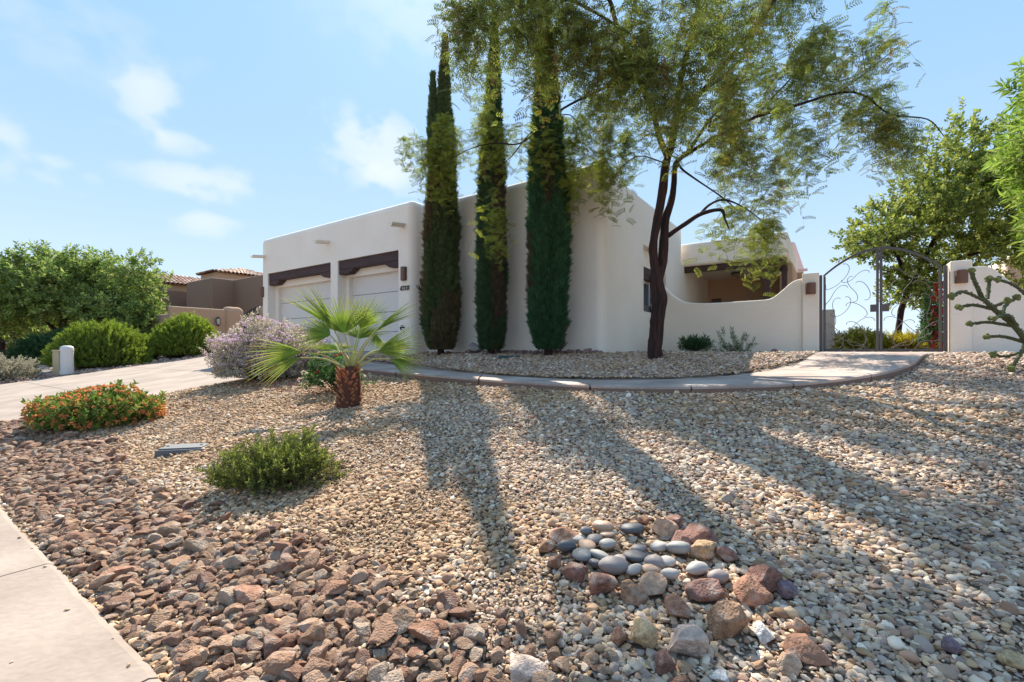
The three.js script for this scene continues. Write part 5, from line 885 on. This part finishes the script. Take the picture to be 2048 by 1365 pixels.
  part('arched_rail', profile([...a, ...a.slice().reverse().map(([x, y]) => [x, y - 0.09])], 0.06, 0.004).rotateY(Math.PI / 2).translate(-26.72, 0, -12.34), M.black, g);
  for (const [x, d, y, label] of [[-26.45, 11.0, 2.75, 'black lantern on the brown wall left of the dark gate'], [-26.3, 13.5, 3.0, 'black lantern on the pier right of the dark gate']]) {
    const l = thing('wall_lantern', label, 'lantern', at(x, d, y), 0, 'lanterns by the dark gate');
    part('bracket', new THREE.BoxGeometry(0.16, 0.05, 0.05).translate(-0.06, 0.2, 0), M.black, l); part('cap', new THREE.ConeGeometry(0.14, 0.12, 6).translate(0.05, 0.24, 0), M.black, l);
    part('glass', new THREE.CylinderGeometry(0.1, 0.075, 0.3, 6).translate(0.05, 0.02, 0), mat(rgb(0.55, 0.52, 0.45), 0.4), l); part('base', new THREE.CylinderGeometry(0.085, 0.03, 0.09, 6).translate(0.05, -0.17, 0), M.black, l);
    for (let i = 0; i < 6; i++) { const q = i / 6 * 6.283; part('rib', new THREE.BoxGeometry(0.018, 0.3, 0.018).translate(0.05 + Math.cos(q) * 0.093, 0.02, Math.sin(q) * 0.093), M.black, l); }
  }
  const tw = thing('terracotta_wall', 'low terracotta wall at the far left edge', 'wall'); part('panel', block(-58, -38, 0.4, 1.75, 6.6, 6.9, 0.05), mat(rgb(0.42, 0.2, 0.13), 0.93), tw);
}
{ // pink house behind the porch and another at the right
  const p = thing('pink_house', 'pink stucco house rising behind the covered porch', 'house'); part('wall', block(-6.5, -1.5, 0.9, 6.9, 27.5, 36, 0.25, [], 5), M.pink, p); part('wall', block(-3.1, -1.42, 0.9, 5.9, 27.3, 28.6, 0.3, [], 5), M.pink, p);
  for (const [y, d] of [[5.35, 27.9], [5.0, 27.45]]) part('roof_spout', block(-1.6, -1.0, y, y + 0.12, d, d + 0.22, 0.03), M.pink, p);
  const q = thing('right_house', 'pink stucco house behind the right courtyard wall', 'house'); part('wall', block(4.9, 14, 0.9, 4.5, 22.5, 32, 0.2, [], 4), M.pink, q); part('wall', block(6.2, 14, 0.9, 5.4, 24, 32, 0.2, [], 4), M.pink, q);
}
// red flowering climber behind the gate
{ const o = shrub('flowering_climber', 'climber with bright red blossoms behind the right gate leaf', 'plant', 2.16, 16.2, 0.16, 1.6, 0.16, S.rose, 330, 0.17, null, { seed: 62, base: 0.2, lump: 0.3 });
  flowers(o, [bloom(9, [[0.5, 0.03, 0.025], [0.36, 0.02, 0.02]])], 85, 0.11, r => { const k = Math.floor(r() * 3), y = [0.3, 0.95, 1.55][k] + (r() - 0.5) * 0.5; return [V((r() - 0.5) * 0.34, y, 0.2 + (r() - 0.5) * 0.12), V((r() - 0.5) * 0.6, 0.4, 1).normalize()]; }, 12, 'red_blossoms'); }
// bougainvillea behind the right wall
{ const o = shrub('bougainvillea', 'dark red bougainvillea showing over the right courtyard wall', 'shrub', 4.3, 16.3, 0.7, 1.75, 0.5, S.rose, 260, 0.2, r => r() < 0.55 ? [4.2, 0.35, 0.9] : vary([1, 1, 1], r), { seed: 61, base: 0.4 }); }

renderer.render(scene, camera);
